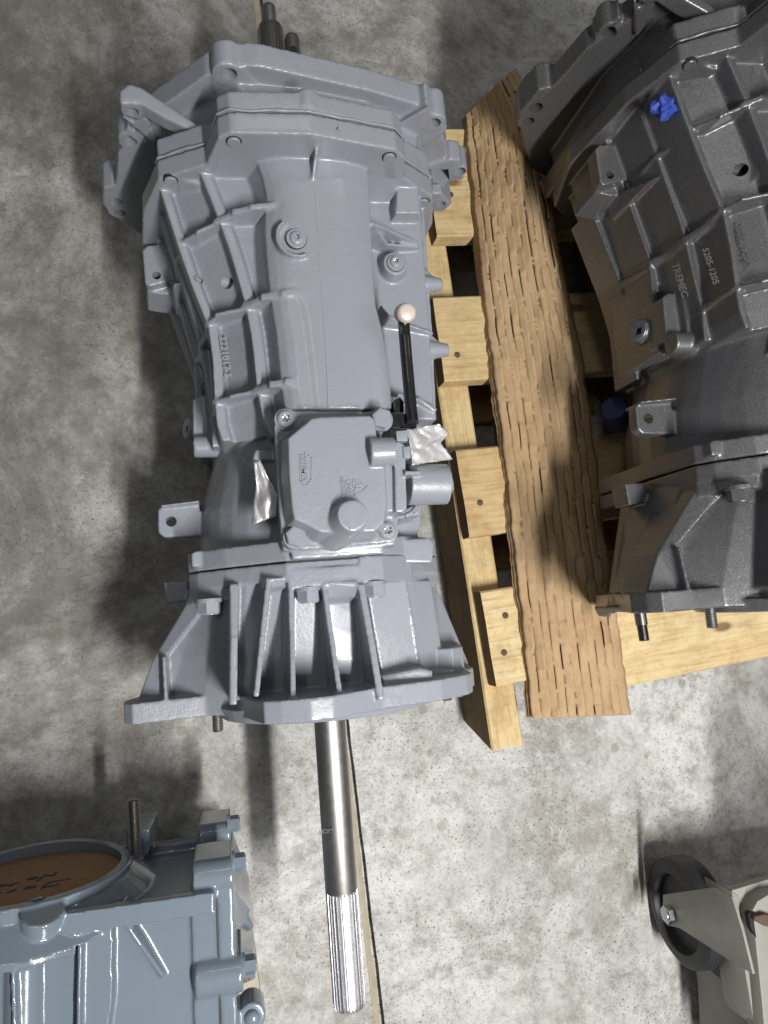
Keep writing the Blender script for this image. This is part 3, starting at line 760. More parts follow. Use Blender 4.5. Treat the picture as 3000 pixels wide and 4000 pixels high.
    # sensor connector nuts
    for poly, z in (([(1547, 1683), (1600, 1679), (1604, 1722), (1550, 1724)], .392), ([(1574, 1745), (1604, 1742), (1606, 1790), (1578, 1790)], .394)):
        bm = bmesh.new(); V(bm, poly, z, z - .014, 0); part('connector_nut', bm, GREY, cov, 30, .0012)
    # loop of wire by the sensor
    cu = [at(u, v, z) for u, v, z in ((1552, 2020, .36), (1582, 2016, .362), (1610, 2003, .362), (1625, 1982, .36), (1628, 1968, .355))]
    bm = bmesh.new()
    for a, c in zip(cu, cu[1:]): cyl(bm, a, c, .0026, n=10)
    part('sensor_wire', bm, GREY, cov, 60)
    # lettering cast on the cover
    dn = (at(1305, 1900, ZT) - at(1290, 1750, ZT)).normalized(); dl = Vector((-dn.y, dn.x, 0)) * 1  # across
    right = (at(1400, 1800, ZT) - at(1300, 1800, ZT)).normalized()
    text('lettering', 'TREMEC', .0078, at(1186, 1832, ZT + .0004), dn, right, .0005, GREY, cov)
    text('lettering', 'UNS', .0062, at(1362, 1901, ZT + .0004), dn, right, .0005, GREY, cov)
    text('lettering', 'A03800', .0062, at(1341, 1903, ZT + .0004), dn, right, .0005, GREY, cov)
    text('lettering', 'AL', .0082, at(1396, 1901, ZT + .0004), dn, right, .0005, GREY, cov)
    def outline(name, pts, par, z, w=.0011, close=True):
        bm = bmesh.new(); P = [at(u, v, z) for u, v in pts]
        if close: P.append(P[0])
        rib(bm, P, w, z - .002, w * .7); part(name, bm, GREY, par, 50)
    outline('logo_frame', [(1175, 1780), (1190, 1781), (1206, 1777), (1218, 1788), (1216, 1872), (1208, 1882), (1206, 1893), (1186, 1896), (1183, 1880), (1173, 1878)], cov, ZT + .0007)
    outline('recycling_mark', [(1380, 1872), (1404, 1878)], cov, ZT + .0007, .0012, False)
    outline('recycling_mark', [(1410, 1884), (1435, 1899), (1418, 1918)], cov, ZT + .0007, .0012, False)
    outline('recycling_mark', [(1410, 1922), (1386, 1933), (1380, 1916)], cov, ZT + .0007, .0012, False)
    outline('recycling_mark', [(1380, 1904), (1378, 1876)], cov, ZT + .0007, .0012, False)
    # casting number on the flank
    text('lettering', '2221017-5', .0100, at(880, 1395, .3145), (at(905, 1500, .31) - at(878, 1300, .31)).normalized(), right, .0005, GREY, GB)
    text('lettering', 'A', .005, on_t(1327, 503, -.556) * 1.0, AS, -AX, .0004, GREY, GB)

    # ---- vent tube and its bracket
    bm = bmesh.new(); z = .385
    P = [at(1578, 1240, .392), at(1578, 1262, .392), at(1580, 1300, .380), at(1588, 1400, .378), at(1597, 1500, .378), at(1606, 1600, .380), at(1612, 1652, .384)]
    for a, c in zip(P, P[1:]): cyl(bm, a, c, .0056, n=20)
    for a in P[1:-1]: bmesh.ops.create_uvsphere(bm, u_segments=16, v_segments=10, radius=.0056, matrix=Matrix.Translation(a))
    cyl(bm, P[0] - UP * .004, P[0] + UP * .006, .0056, n=20)
    vt = part('vent_tube', bm, BLACKP, GB, 50)
    bm = bmesh.new(); q = P[0] + UP * .002 + Vector((0, .003, 0))
    up = Vector((.02, -.35, 1)).normalized()
    lathe(bm, q - up * .004, up, [(0, .0085), (.001, .0092), (.010, .0092), (.0135, .0086), (.0148, .0068), (.015, .006)], 32); part('tube_cap', bm, CAPW, vt, 50)
    bm = bmesh.new(); V(bm, [(1470, 1606), (1622, 1618), (1630, 1676), (1476, 1668)], .379, .3725, 0); part('tube_bracket', bm, BLACKP, vt, 30, .001)
    bm = bmesh.new(); V(bm, [(1540, 1560), (1562, 1550), (1578, 1570), (1578, 1612), (1540, 1610)], .37, .33, 0); part('bracket_foot', bm, BLACKP, vt, 30, .001)

    # ---- shafts
    tip = at(1365, 3930, ZA); d = AX; base = G(0, -.03, ZA); L = (tip - base).length
    R0 = .0158; sp0 = (at(1338, 3478, ZA) - base).length; n = 27 * 8
    bm = bmesh.new(); lathe(bm, base, d, [(0, R0), (sp0 - .001, R0), (sp0, R0 * .97)], 48); os_ = part('output_shaft', bm, STEEL, GB, 40)
    def teeth(i, k, r):
        ph = (i % 8) / 8
        g = .0 if ph < .45 else .0026
        if k == 0: g *= .15
        return r - g
    bm = bmesh.new(); e = base + d * (sp0 - .0016); LL = L - sp0
    lathe(bm, e, d, [(0, R0 * .995), (.006, R0 * .998), (LL - .004, R0 * .998), (LL, R0 * .965), (LL + .0016, R0 * .90)], n, teeth); part('spline', bm, BRIGHT, os_, 25)
    text('lettering', 'MC81', .0056, at(1272, 3228, ZA) + UP * (R0 + .0001) + AS * -.002, -AS, -AX, .00012, m_plain('stamped_mark', (0.10, 0.098, 0.095), 0.7), os_)
    # input end
    c0 = at(1061, 190, .27); dI = -AX; Lm = mpp(1061, 150, .27)
    b0 = G(ss(c0), -.64, .27)
    t1 = tt(at(1061, 110, .27)); t2 = tt(at(1057, 24, .27))
    def teeth2(i, k, r): return r - (0 if (i % 6) / 6 < .5 else .0016)
    bm = bmesh.new(); lathe(bm, b0, dI, [(0, 52 * Lm), (-(t1 + .64) - .006, 52 * Lm), (-(t1 + .64), 46 * Lm)], 26 * 6, teeth2); ish = part('input_shaft', bm, m_steel('worn_spline_steel', (0.46, 0.44, 0.41), 0.35), GB, 25)
    bm = bmesh.new(); lathe(bm, b0 + dI * -(t1 + .64), dI, [(-.004, 27 * Lm), (t1 - t2 - .006, 26 * Lm), (t1 - t2 - .002, 25 * Lm), (t1 - t2, 20 * Lm)], 32); part('pilot_nose', bm, STEEL, ish, 40)
    cs = at(1143, 190, .27); t3 = tt(at(1143, 146, .27)); bs = G(ss(cs), -.64, .27)
    bm = bmesh.new(); lathe(bm, bs, dI, [(0, 31 * Lm), (-(t3 + .64) - .005, 31 * Lm), (-(t3 + .64), 26 * Lm)], 32); rod = part('shift_rod', bm, STEEL, GB, 40)
    q = at(1146, 192, .27 + 30 * Lm); bm = bmesh.new(); lathe(bm, q - UP * .003, UP, [(0, .004), (.0036, .004)], 20); part('rod_hole', bm, HOLE, rod)
build_gearbox()

# ------------------------------------------------------------------ the dark gearbox: the same casting, standing on the pallet
def copy_tree(o, parent=None, swap=None):
    c = o.copy(); COL.objects.link(c)
    if parent is not None: c.parent = parent
    if c.type == 'MESH' and swap:
        for sl in c.material_slots:
            if sl.material and sl.material.name in swap:
                mm = swap[sl.material.name]; sl.link = 'OBJECT'; sl.material = mm
    for ch in list(o.children):
        if ch.name.split('.')[0] in ('vent_tube', 'output_shaft', 'gasket'): continue
        copy_tree(ch, c, swap)
    return c
DG = copy_tree(GB, None, {'grey_enamel': GRAPH, 'zinc_plate': DARKST})
DG.name = 'gearbox'
RB = Matrix.Rotation(BYAW, 3, 'Z')
DG.location = RB @ GB.location + BT; DG.rotation_euler = (0, 0, BYAW)
tag(DG, 'dark graphite gearbox standing on the pallet at the right edge, partly out of frame', 'gearbox', 'gearboxes')
def toloc(o):                                            # world mesh of a new dark part into the rotated thing
    M = (Matrix.Translation(DG.location) @ Matrix.Rotation(BYAW, 4, 'Z')).inverted()
    o.data.transform(M); o.parent = DG; return o
AXB = RB @ AX
bm = bmesh.new(); p = at(2500, 2396, .27); q = at(2517, 2503, .27)
dd = q - p; cyl(bm, p - dd * .3, p + dd * .42, .0066, n=20); threads(bm, p + dd * .40, dd, .0060, dd.length * .6, .0014)
toloc(part('stud', bm, DARKST, None, 30))
bm = bmesh.new(); p = at(2503, 1300, .325); dr = Vector((-.9, .1, .55)).normalized()
def ring_teeth(i, k, r): return r
lathe(bm, p - dr * .012, dr, [(0, .0105)] + [(.002 * k + .001 * j, .0105 if j == 0 else .0093) for k in range(1, 6) for j in (0, 1)] + [(.0135, .0082), (.0138, .0055), (.006, .005)], 32)
toloc(part('drain_plug', bm, GRAPH, None, 30))
bm = bmesh.new(); p = at(2402, 1606, .20); lathe(bm, p, Vector((-.55, .1, .8)), [(-.03, .018), (.0, .017), (.008, .017), (.012, .014)], 36)
toloc(part('plastic_plug', bm, BCAP, None, 40))
# embossed marks on its flank
for ang in range(0, 360, 30):
    c = at(2752, 790, .416); a = math.radians(ang)
    x1 = (at(2780, 790, .416) - c); y1 = (at(2752, 760, .42) - c)
    bm = bmesh.new(); rib(bm, [c + (x1 * math.cos(a) + y1 * math.sin(a)) * .35, c + (x1 * math.cos(a) + y1 * math.sin(a)) * 1.15], .0014, c.z - .01, .001)
    toloc(part('emblem_ray', bm, GRAPH, None, 60))
dnb = (at(2690, 1170, .4) - at(2640, 1010, .4)).normalized()
for body, u, v, zz, sz in (('TREMEC', 2655, 1095, .3972, .0100), ('5205-1205', 2775, 1040, .448, .0085)):
    t_ = text('lettering', body, sz, at(u, v, zz), dnb, Vector((.95, .25, .25)), .0003, GRAPH, None); toloc(t_)

# crumpled blue wipe in the pocket
def crumple(name, c, r, m, seed, sub=4, amp=.5):
    bm = bmesh.new(); bmesh.ops.create_icosphere(bm, subdivisions=sub, radius=1)
    for v in bm.verts:
        n = v.co.normalized(); k = 1 + amp * (noise.noise(n * 1.7 + Vector((seed, 0, 0))) * 1.1 + abs(noise.noise(n * 3.5 + Vector((0, seed, 0)))) * .9 - .35)
        v.co = c + Vector((n.x * r[0], n.y * r[1], n.z * r[2])) * k
    return part(name, bm, m, None, 14)
tag(crumple('blue_wipe', at(2594, 415, .432), (.0125, .0115, .010), CLOTH, 5.3, 3, .5), 'crumpled blue wipe stuffed in a hole of the dark gearbox', 'wipe')

# ------------------------------------------------------------------ pallet
PZ = .1275
PL = thing('pallet', at(1900, 2000, 0), 'bare pine pallet on the floor under the dark gearbox', 'pallet')
q0, q1 = at(1690, 1160, PZ), at(1876, 2311, PZ)
PD = (q1 - q0).normalized(); PR = Vector((-PD.y, PD.x, 0))      # down the picture, and to the right
def plank(name, p, d, L, wd, z0, z1, m, end=None, parent=PL, seed=0, cham=0.0, side=None):
    """p: left corner (upper one in the picture) of the top face; d: along; width runs along the right-hand perpendicular"""
    d = d.normalized(); s = Vector((d.y, -d.x, 0)); K = 14; bm = bmesh.new(); rnd = random.Random(seed); rows = []
    r = .0022
    sec = [(0, r), (r, 0), (wd * .33, 0), (wd * .66, 0), (wd - r, 0), (wd, r), (wd, z1 - z0), (0, z1 - z0)]
    for i in range(K + 1):
        x = L * i / K; row = []
        for (a, h) in sec:
            jit = .0009 * noise.noise((x * 9 + seed, a * 30, seed)); xx = x
            if i == 0: xx += .0016 * noise.noise((a * 60, seed, h * 50)) + (cham * max(0, a - wd * .4) if cham > 0 else 0)
            if i == K: xx -= .0016 * noise.noise((a * 60, seed + 3, h * 50)) + (-cham * h if cham < 0 else 0)
            row.append(bm.verts.new((xx, -(a + jit), -(h + jit * .6))))
        rows.append(row)
    n = len(sec); fs = []
    for a, b in zip(rows, rows[1:]):
        for k in range(n): fs.append(bm.faces.new((a[k], a[(k + 1) % n], b[(k + 1) % n], b[k])))
    e0 = bm.faces.new(rows[0]); e1 = bm.faces.new(rows[-1][::-1])
    bmesh.ops.recalc_face_normals(bm, faces=bm.faces)
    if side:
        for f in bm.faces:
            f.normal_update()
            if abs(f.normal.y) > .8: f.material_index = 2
    if end: e0.material_index = 1; e1.material_index = 1
    me = bpy.data.meshes.new(name); bm.to_mesh(me); bm.free()
    o = bpy.data.objects.new(name, me); COL.objects.link(o); me.materials.append(m)
    if end: me.materials.append(end)
    if side: me.materials.append(side)
    me.polygons.foreach_set('use_smooth', [True] * len(me.polygons)); me.set_sharp_from_angle(angle=math.radians(30))
    o.parent = parent; o.location = Vector((p.x, p.y, z1)) - parent.location
    o.rotation_euler = (0, 0, math.atan2(d.y, d.x)); return o
TH = .0265
def deck(LT, LB, m, L=.85, seed=1, z1=PZ, rot=0.0, cham=0.0):
    a = at(*LT, z1); b = at(*LB, z1); d = Matrix.Rotation(rot, 3, 'Z') @ PR
    wd = abs((b - a).dot(PD)); return plank('deck_board', a, d, L, wd, z1 - TH, z1, m, ENDG, PL, seed, cham)
deck((1640, 500), (1690, 925), PINE, seed=1)
deck((1690, 1160), (1745, 1488), PINE, seed=2, rot=-.02)
deck((1779, 1757), (1828, 2100), PINE, seed=3)
deck((1876, 2311), (1925, 2686), PINE, seed=4, rot=.01)
deck((2130, 2640), (2150, 2745), PINE, seed=5, z1=PZ - .002, rot=.012)
# stringers
s0 = at(1600, 520, PZ - TH - .001); e0 = at(1923, 2932, PZ - TH - .001); e1 = at(1709, 1508, PZ - TH - .001)
sd = (e0 - e1).normalized()
for k, off in enumerate((0, .30, .60)):
    L = .86 if k == 0 else .72
    p = e0 - sd * (L + (.16 if k else 0)) + PR * off
    wd = .044
    # plank()'s width runs to the right of d seen from above, i.e. towards -PR when d points down the picture: start from the other corner
    plank('stringer', p + Vector((-sd.y, sd.x, 0)) * wd, sd, L, wd, .003, PZ - TH - .001, PINE, PINE, PL, 20 + k, -.22, PINE3)
for k, tpos in enumerate((.30, .52, .80)):
    p = e0 - sd * tpos * 1.0 - sd * .02
    for q_ in (.022, .322): plank('bottom_board', p + PR * q_, PR, .256, .09, .001, .0195, PINE2, ENDG, PL, 40 + k)
plank('bottom_board', e0 - sd * .135 - PR * .034, PR, .011, .075, .001, .03, ENDG, ENDG, PL, 50)
for u, v in ((1786, 1386), (1875, 1963), (1974, 2404), (1969, 2549), (1760, 760), (1852, 640)):
    bm = bmesh.new(); lathe(bm, at(u, v, PZ) - UP * .004, UP, [(0, .0042), (.0044, .0042), (.0048, .0036)], 16); part('nail', bm, RUST, PL, 40)

# ------------------------------------------------------------------ slit cardboard strip
def interp(tab, f):
    for (f0, *a), (f1, *b) in zip(tab, tab[1:]):
        if f <= f1:
            k = (f - f0) / (f1 - f0); return [x + (y - x) * k for x, y in zip(a, b)]
    return list(tab[-1][1:])
def build_card():
    edge = [(0, 1818, 446, 2012, 264), (.07, 1832, 580, 2085, 372), (.16, 1852, 790, 2122, 580), (.3, 1882, 1080, 2192, 1000), (.42, 1915, 1340, 2262, 1330), (.55, 1958, 1660, 2318, 1690),
            (.68, 1996, 1990, 2352, 2010), (.8, 2030, 2320, 2395, 2300), (.9, 2056, 2560, 2430, 2540), (1.0, 2080, 2806, 2464, 2792)]
    nc = 11; rows = 260; rnd = random.Random(11)
    per = .068; slit = .62
    def base(f, g):
        u0, v0, u1, v1 = interp(edge, f)
        wob = 7 * noise.noise((f * 26, 0, 0)) + 4 * noise.noise((f * 90, 3, 0)); wob2 = 9 * noise.noise((f * 19, 8, 0)) + 5 * noise.noise((f * 80, 5, 0))
        u = u0 + (u1 - u0) * g + wob * (1 - g) ** 5 + wob2 * g ** 5; v = v0 + (v1 - v0) * g
        up = max(0, 1 - f / .75)
        hm = .034 * min(1, 1.25 - f) + .003; gk = .66 + .05 * noise.noise((f * 6, 2, 2)); ridge = hm * (g / gk) ** 1.15 if g < gk else hm * (1 - .75 * ((g - gk) / (1 - gk)) ** 1.2)
        z = .140 + ridge + .012 * up * (1 - f) * g + .006 * noise.noise((f * 7, g * 2.5, 2)) + .0004 * noise.noise((f * 44, g * 9, 6)) + .0060 * abs(noise.noise((f * 8, g * 2.0, 11))) + .0012 * abs(noise.noise((f * 17 + g * 3, g * 3, 17))) - .003
        if f < .12: z += (.12 - f) * .12 * g
        return at(u, v, z)
    bm = bmesh.new(); jit = [rnd.uniform(-.12, .12) for _ in range(nc + 1)]
    cols = []
    hts = [rnd.uniform(.75, 1.3) for _ in range(nc + 1)]
    edges_g = [max(0, min(1, (c + jit[c] * .8 * (0 < c < nc)) / nc)) for c in range(nc + 1)]
    for c in range(nc):
        ph = [(k % 2) * .5 + rnd.uniform(-.05, .05) for k in (c, c + 1)]
        if c > 0: ph[0] = lastph
        lastph = ph[1]
        strip = []
        for i in range(rows + 1):
            f = i / rows; L = []
            for side in (0, 1):
                e = c + side; g = edges_g[e] + .0012 * noise.noise((f * 12, e * 3.1, 0)) * (0 < e < nc)
                x = (f / per + ph[side] + .05 * noise.noise((f * 5, e * 1.7, 9))) % 1.0; m = 0
                if x < slit: m = min(1, x / .035, (slit - x) / .035); m = m * m * (3 - 2 * m)
                if e in (0, nc): m = 0
                q_ = math.floor(f / per + ph[side] + .05 * noise.noise((f * 5, e * 1.7, 9))); m *= .45 + .85 * ((math.sin(q_ * 91.7 + e * 37.3) * 4378.5) % 1.0) ** 1.4
                kk = hts[e] * (.6 + 1.0 * abs(noise.noise((f * 9, e * 2.3, 5)))) * 1.35
                up_ = ((math.sin(q_ * 53.1 + e * 12.7) * 9631.3) % 1.0) < .34 if e not in (0, nc) else False
                L.append((g, m * (.0034 if up_ == (side == 0) else -.0006), m * .0008))
            r = []
            for j in range(4):
                t = j / 3
                g = L[0][0] + (L[1][0] - L[0][0]) * t - L[0][2] * (1 - t) + L[1][2] * t
                h = L[0][1] * (1 - t) ** 1.3 + L[1][1] * t ** 1.3
                r.append(bm.verts.new(base(f, max(0, min(1.0, g))) + UP * (h + .0006 * noise.noise((f * 120, c, j)))))
            strip.append(r)
        for a, b in zip(strip, strip[1:]):
            for j in range(3): bm.faces.new((a[j], a[j + 1], b[j + 1], b[j]))
    bmesh.ops.remove_doubles(bm, verts=bm.verts, dist=.00004)
    bmesh.ops.recalc_face_normals(bm, faces=bm.faces)
    # two torn layers below, showing at the edges
    for lay in (1, 2):
        prev = None
        for i in range(rows + 1):
            f = i / rows; r = []
            for j in range(7):
                g = j / 6; gg = g + (-.014 * lay - .012 * noise.noise((f * 30, lay * 4, 1)) if j == 0 else .016 * lay + .018 * noise.noise((f * 28, lay * 5, 2)) if j == 6 else 0)
                p = base(f, g) + (base(f, min(1, g + .01)) - base(f, min(1, g + .01) - .01)) * ((gg - g) * 100)
                r.append(bm.verts.new(p - UP * (.0042 * lay + (.003 if j in (0, 6) else 0) + .0012 * noise.noise((f * 50, j, lay)))))
            if prev:
                for j in range(6): bm.faces.new((prev[j], prev[j + 1], r[j + 1], r[j]))
            prev = r
    for f in bm.faces:
        f.normal_update()
        if f.normal.z < 0: f.normal_flip()
    o = part('cardboard_strip', bm, CARD, None, 28)
    md = o.modifiers.new('thick', 'SOLIDIFY'); md.thickness = .0013; md.offset = -1
    tag(o, 'long strip of slit brown cardboard lying over the pallet between the two gearboxes', 'cardboard')
build_card()

# ------------------------------------------------------------------ silver tape scraps
def tape(px, n, amp, seed, label):
    """px: rows of (u, v, z) outlines from one edge to the other"""
    bm = bmesh.new(); prev = None; M = 26
    for i in range(M + 1):
        a = i / M; r = []
        for j in range(M + 1):
            b = j / M
            L = interp([(k / (len(px[0]) - 1), *p) for k, p in enumerate(px[0])], b); Rr = interp([(k / (len(px[1]) - 1), *p) for k, p in enumerate(px[1])], b)
            u, v, z = [x + (y - x) * a for x, y in zip(L, Rr)]
            if i in (0, M) or j in (0, M): u += 4 * noise.noise((a * 31, b * 37, seed)); v += 4 * noise.noise((a * 33, b * 29, seed + 5))
            z += amp * (abs(noise.noise((a * 2.6 + seed, b * 2.2, 0))) * 1.6 + .18 * noise.noise((a * 7, b * 6, seed)))
            r.append(bm.verts.new(at(u, v, z)))
        if prev:
            for j in range(M): bm.faces.new((prev[j], prev[j + 1], r[j + 1], r[j]))
        prev = r
    for f in bm.faces:
        f.normal_update()
        if f.normal.z < 0: f.normal_flip()
    o = part('tape_scrap', bm, TAPE, None, 35)
    md = o.modifiers.new('thick', 'SOLIDIFY'); md.thickness = .0005
    tag(o, label, 'tape', 'silver tape scraps')
tape([[(1592, 1677, .388), (1599, 1722, .392), (1608, 1770, .392), (1612, 1817, .390)], [(1714, 1656, .372), (1756, 1692, .362), (1722, 1728, .372), (1768, 1794, .36)]], 3, .006, 1.7,
     'bright silver tape scrap stuck on the sensor at the right of the cover')
tape([[(990, 1808, .345), (1000, 1890, .338), (990, 1980, .335), (984, 2050, .334)], [(1016, 1797, .35), (1052, 1876, .345), (1082, 1930, .352), (1080, 2016, .345)]], 3, .004, 4.1,
     'dull silver tape scrap hanging out under the left edge of the cover')

# ------------------------------------------------------------------ blue-grey transfer case, lower left
HR0 = at(255, 3570, .30); HE = (at(840, 3485, .30) - HR0).normalized(); HN = Vector((-HE.y, HE.x, 0))
HB = Vector((HR0.x, HR0.y, 0))
def Hh(x, y, z): return HB + HE * x + HN * y + UP * z
def hface(u, v, y): return hit(u, v, Hh(0, y, 0), HN)
HO = thing('transfer_case', Hh(-.02, -.12, 0), 'glossy blue grey transfer case housing in the lower left corner', 'gearbox housing')
def build_housing():
    bm = bmesh.new(); b = bm
    def box(x0, x1, y0, y1, z0, z1, tz=0):
        solid(b, [Hh(x0, y0, z0), Hh(x1, y0, z0), Hh(x1, y1, z0), Hh(x0, y1, z0)], [Hh(x0, y0, z1 + tz), Hh(x1, y0, z1 + tz), Hh(x1, y1, z1), Hh(x0, y1, z1)])
    box(-.22, .118, -.30, -.014, .10, .283)
    box(-.2, .08, -.30, -.06, .004, .12)
    box(-.015, .125, -.018, .0, .288, .3)                    # ridge flange
    box(.05, .13, -.03, -.004, .105, .125)
    # bore rim and its cone
    cc = Hh(-.050, .010, .207)
    cyl(b, cc - HN * .05, cc, .0935, .0925, 56); cyl(b, Hh(-.05, -.018, .205), cc - HN * .004, .118, .092, 48)
    rib(b, [hface(258, 3512, .004), Hh(.0, -.02, .30)], .006, .2)
    # ribs on the upper side
    rib(b, [(312, 3590, .298), (312, 3700, .298), (305, 4020, .298), (300, 4300, .298)], .0055, .26)
    rib(b, [(462, 3572, .300), (545, 3690, .299), (634, 3812, .287)], .0055, .26, .004)
    rib(b, [(42, 3630, .300), (50, 3800, .300), (58, 4100, .300)], .006, .25)
    rib(b, [(45, 3632, .300), (118, 3592, .300), (150, 3590, .30)], .005, .25)
    cyl(b, at(165, 3560, .300), at(160, 3672, .290), .018, .012)
    cyl(b, at(100, 3700, .278), at(95, 4100, .278), .016, .016)
    V(b, [(330, 3590), (440, 3570), (440, 3900), (400, 4200), (330, 4200)], .291, .2, .05)
    # end flange and cover flange
    def endp(x0, x1, g=0):
        pr = [(-.01 + g, .15), (.0 + g, .18), (-.006 + g, .287 + g), (-.30, .287 + g), (-.30, .05), (-.05, .05)]
        solid(b, [Hh(x0, y, z) for y, z in pr], [Hh(x1, y, z) for y, z in pr])
    endp(.104, .126); endp(.128, .142, .002)
    for (u, v, z, r, x0, x1) in ((790, 3425, .276, .0155, .106, .142), (800, 3815, .283, .0165, .106, .148), (810, 3262, .165, .0125, .106, .140)):
        p = at(u, v, z); y = (p - HB).dot(HN)
        cyl(b, Hh(x0, y, z), Hh(x1, y, z), r, r, 32)
        V(b, [Hh(x0, y + r, z), Hh(x1, y + r, z), Hh(x1, y - r, z), Hh(x0, y - r, z)], z, z - .05, 0)
    # cone of the rear cover
    V(b, [(880, 3420, .235), (900, 3438, .225), (974, 3565, .165), (972, 3655, .155), (912, 3770, .19), (880, 3800, .235)], .2, .06, .02)
    for a, c_ in (((890, 3445, .215), (970, 3560, .17)), ((905, 3440, .20), (985, 3620, .16)), ((912, 3696, .25), (985, 3712, .20)), ((928, 3858, .26), (992, 3818, .20))):
        rib(b, [a, c_], .006, .10)
    p = at(985, 3975, .28); cyl(b, p - UP * .03, p, .0125); V(b, [(930, 3955), (985, 3938), (985, 4010), (930, 4020)], .28, .25, 0)
    # lug of the stud
    V(b, [(488, 3340, .160), (492, 3245, .160), (585, 3235, .160), (580, 3330, .160), (545, 3365, .160)], .16, .10, .05)
    hb = bmesh.new(); cyl(hb, cc - HN * .012, cc + HN * .01, .0825, .0825, 64)
    q = hface(148, 3513, .010); cyl(hb, q - HN * .014, q + HN * .01, .0062)
    cast('housing', bm, BLUE, HO, .0015, 4, (), hb)
    # joint line
    bm = bmesh.new(); pr = [(-.0085, .15), (.0012, .18), (-.0048, .2885), (-.31, .2885), (-.31, .06), (-.06, .06)]
    solid(bm, [Hh(.1262, y, z) for y, z in pr], [Hh(.1280, y, z) for y, z in pr]); part('gasket', bm, GASK, HO)
    for (u, v, z, x) in ((870, 3222, .165, .138), (880, 3375, .262, .142), (930, 3775, .276, .148)):
        p = at(u, v, z); y = (p - HB).dot(HN); hexbolt('cover_bolt', Hh(x, y, z), HE, .0085, .012, BLUE, HO, 1.3)
    p = at(985, 3975, .28); bm = bmesh.new(); lathe(bm, p - UP * .001, UP, [(0, .0072), (.002, .0072), (.005, .0058), (.0066, .003)], 28); part('screw_head', bm, BLUE, HO, 50)
    p = at(530, 3335, .168); q = at(520, 3122, .168); dd = q - p; bm = bmesh.new()
    threads(bm, p - dd * .1, dd, .0066, dd.length * 1.1, .0021, 24); part('stud', bm, DARKST, HO, 30)
    # cardboard disc in the bore with handwriting
    bm = bmesh.new(); K = 72; dc = cc - HN * .0105
    lathe(bm, dc, HN, [(0, .0818), (.0026, .0814), (.0030, .0806)], K, lambda i, k, r: r + .0012 * noise.noise((i * .35, 2, 0)))
    D = part('card_disc', bm, CARD2, None, 40)
    tag(D, 'brown cardboard disc with black handwriting closing the round bore of the blue grey housing', 'cardboard')
    yw = .010 - .0105 + .0033
    S_ = [[(530, 520), (600, 470), (660, 430), (700, 440), (770, 440), (800, 400), (812, 385)], [(400, 495), (440, 474), (530, 462), (505, 488), (405, 497)],
          [(1010, 485), (860, 510), (720, 535), (650, 575), (605, 620), (650, 605), (760, 590), (850, 560)], [(350, 630), (400, 600), (500, 595), (480, 620), (360, 634)],
          [(110, 580), (190, 562), (270, 540)], [(150, 590), (220, 550)], [(-40, 592), (30, 575), (80, 575), (10, 600)], [(90, 690), (150, 670), (220, 645), (120, 690)], [(-60, 700), (20, 686)]]
    bm = bmesh.new()
    for st in S_:
        P = [hface(x * .2712, 3300 + y * .2712, yw) for x, y in st]
        for a, c_ in zip(P, P[1:]):
            d = (c_ - a).normalized(); k = d.cross(HN) * .0017; e = d * .0005
            solid(bm, [a - e + k - HN * .0012, c_ + e + k - HN * .0012, c_ + e - k - HN * .0012, a - e - k - HN * .0012], [a - e + k, c_ + e + k, c_ + e - k, a - e - k])
    h_ = part('handwriting', bm, INK, None, 40); h_.parent = D
build_housing()
# pale board on the floor under the housing
bm = bmesh.new(); V(bm, [(600, 3570), (966, 3556), (985, 3640), (1006, 3790), (1026, 3960), (1040, 4120), (1030, 4300), (500, 4300)], .05, .002, 0)
tag(part('board', bm, PLY, None, 30, .002), 'pale board edge showing under the blue grey housing', 'board')

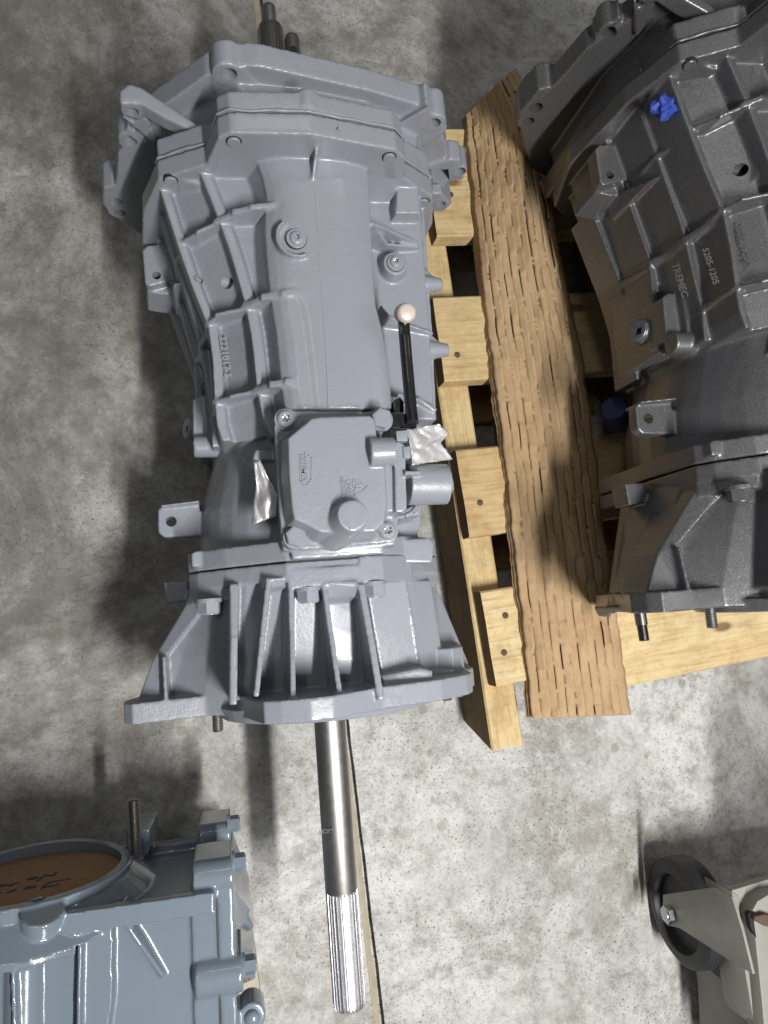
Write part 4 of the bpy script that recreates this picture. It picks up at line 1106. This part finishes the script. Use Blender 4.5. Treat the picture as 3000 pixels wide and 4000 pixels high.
# ------------------------------------------------------------------ trolley with a swivel castor, lower right
def build_castor():
    r = .069; C0 = at(2622, 3570, r); a0 = at(2606, 3350, r); a1 = at(2655, 3790, r)
    e = (a0 - a1); e.z = 0; e.normalize(); n = Vector((-e.y, e.x, 0))
    if n.x > 0: n = -n                                   # n: out of the visible wheel face (to the left)
    TR = thing('trolley', Vector((C0.x + .1, C0.y, 0)), 'worn beige trolley frame with a black castor wheel in the lower right corner', 'trolley')
    c = C0 - n * .006; bk = C0 - n * .046
    bm = bmesh.new(); prof = [(0, .050), (.0005, .062), (.005, r - .001), (.010, r), (.032, r), (.038, r - .002), (.043, .06), (.0435, .03)]
    lathe(bm, c, -n, [(.012, .046)] + [(.0, .050)] + prof[1:], 64); wh = part('wheel', bm, RUBBER, TR, 40)
    bm = bmesh.new(); lathe(bm, c - n * .0125, -n, [(0, .0475), (.02, .0475)], 48); part('hub', bm, m_plain('dirty_hub', (.02, .018, .016), .7), wh, 40)
    def fork(y0, y1, pts): 
        q = [hit(u, v, C0 + n * y1, n) for u, v in pts]
        bm = bmesh.new(); solid(bm, [p + n * (y0 - y1) for p in q], q); return bm
    pl = [(2589, 3495), (2778, 3468), (2858, 3502), (2900, 3640), (2941, 3806), (2900, 3782), (2842, 3747), (2655, 3626), (2605, 3614), (2588, 3566)]
    part('fork_plate', fork(.003, .0065, pl), TROLLEY, TR, 30, .0008)
    q = hit(2622, 3570, C0 + n * .0065, n); hexbolt('axle_bolt', q, n, .0118, .010, ZINC, TR, 0)
    bm = bmesh.new(); cyl(bm, C0 + n * .003, C0 - n * .05, .006); part('axle', bm, DARKST, TR)
    # frame: bent channel above and to the right of the fork
    z = .165
    bm = bmesh.new(); V(bm, [(2858, 3478), (3010, 3432), (3300, 3380), (3300, 4400), (3010, 4400), (2948, 4010), (2915, 3790), (2880, 3600)], z, z - .012, .0)
    V(bm, [(2858, 3482, z + .004), (2886, 3500, z + .004), (2925, 3700, z + .004), (2968, 4010, z + .004), (2948, 4015, z + .004), (2910, 3790, z + .004), (2876, 3600, z + .004)], z, z - .05, 0)
    part('frame', bm, TROLLEY, TR, 30, .002)
    bm = bmesh.new(); solid(bm, [Vector(p) for p in ((.66, -1.3, .52), (1.5, -1.3, .52), (1.5, -.34, .52), (.66, -.34, .52))], [Vector(p) for p in ((.66, -1.3, .545), (1.5, -1.3, .545), (1.5, -.34, .545), (.66, -.34, .545))]); part('deck', bm, TROLLEY, TR, 30, .003)  # unseen deck plate, added to shade the floor round the castor
    bm = bmesh.new(); cyl(bm, Vector((.80, -.47, .16)), Vector((.80, -.47, .53)), .018); part('post', bm, TROLLEY, TR)
    bm = bmesh.new(); V(bm, [(2960, 3520, z + .022), (3010, 3490, z + .022), (3200, 3480, z + .022), (3200, 4300, z + .022), (3010, 4300, z + .022), (2975, 3900, z + .022), (2950, 3660, z + .022), (2930, 3575, z + .022)], z, z - .01, 0)
    part('channel', bm, TROLLEY, TR, 30, .003)
    bm = bmesh.new(); V(bm, [(2924, 3570, z + .0225), (2945, 3560, z + .0225), (2962, 3580, z + .0225), (2945, 3600, z + .0225), (2955, 3665, z + .0225), (2932, 3620, z + .0225)], z, z + .015, 0); part('slot', bm, HOLE, TR)
    bm = bmesh.new(); V(bm, [(2948, 3580, z + .03), (2990, 3572, z + .032), (3040, 3590, z + .032), (3040, 3630, z + .03), (2985, 3618, z + .03), (2946, 3596, z + .03)], z, z + .018, 0); part('rusty_strap', bm, RUST, TR, 30, .002)
    bm = bmesh.new(); V(bm, [(2905, 3890, .12), (2944, 3838, .12), (2972, 4020, .12), (2990, 4200, .12), (2930, 4200, .12), (2918, 4010, .12)], .12, .02, 0); part('leg_plate', bm, TROLLEY, TR, 30, .001)
build_castor()

# ------------------------------------------------------------------ small things
bm = bmesh.new(); p = at(2255, 236, .02); lathe(bm, Vector((p.x, p.y, .0)), UP, [(0, .016), (.004, .021), (.016, .0235), (.028, .021), (.036, .014), (.0385, .006)], 36)
tag(part('cap', bm, KNOB, None, 50), 'round cream cap on the floor behind the dark gearbox', 'cap')
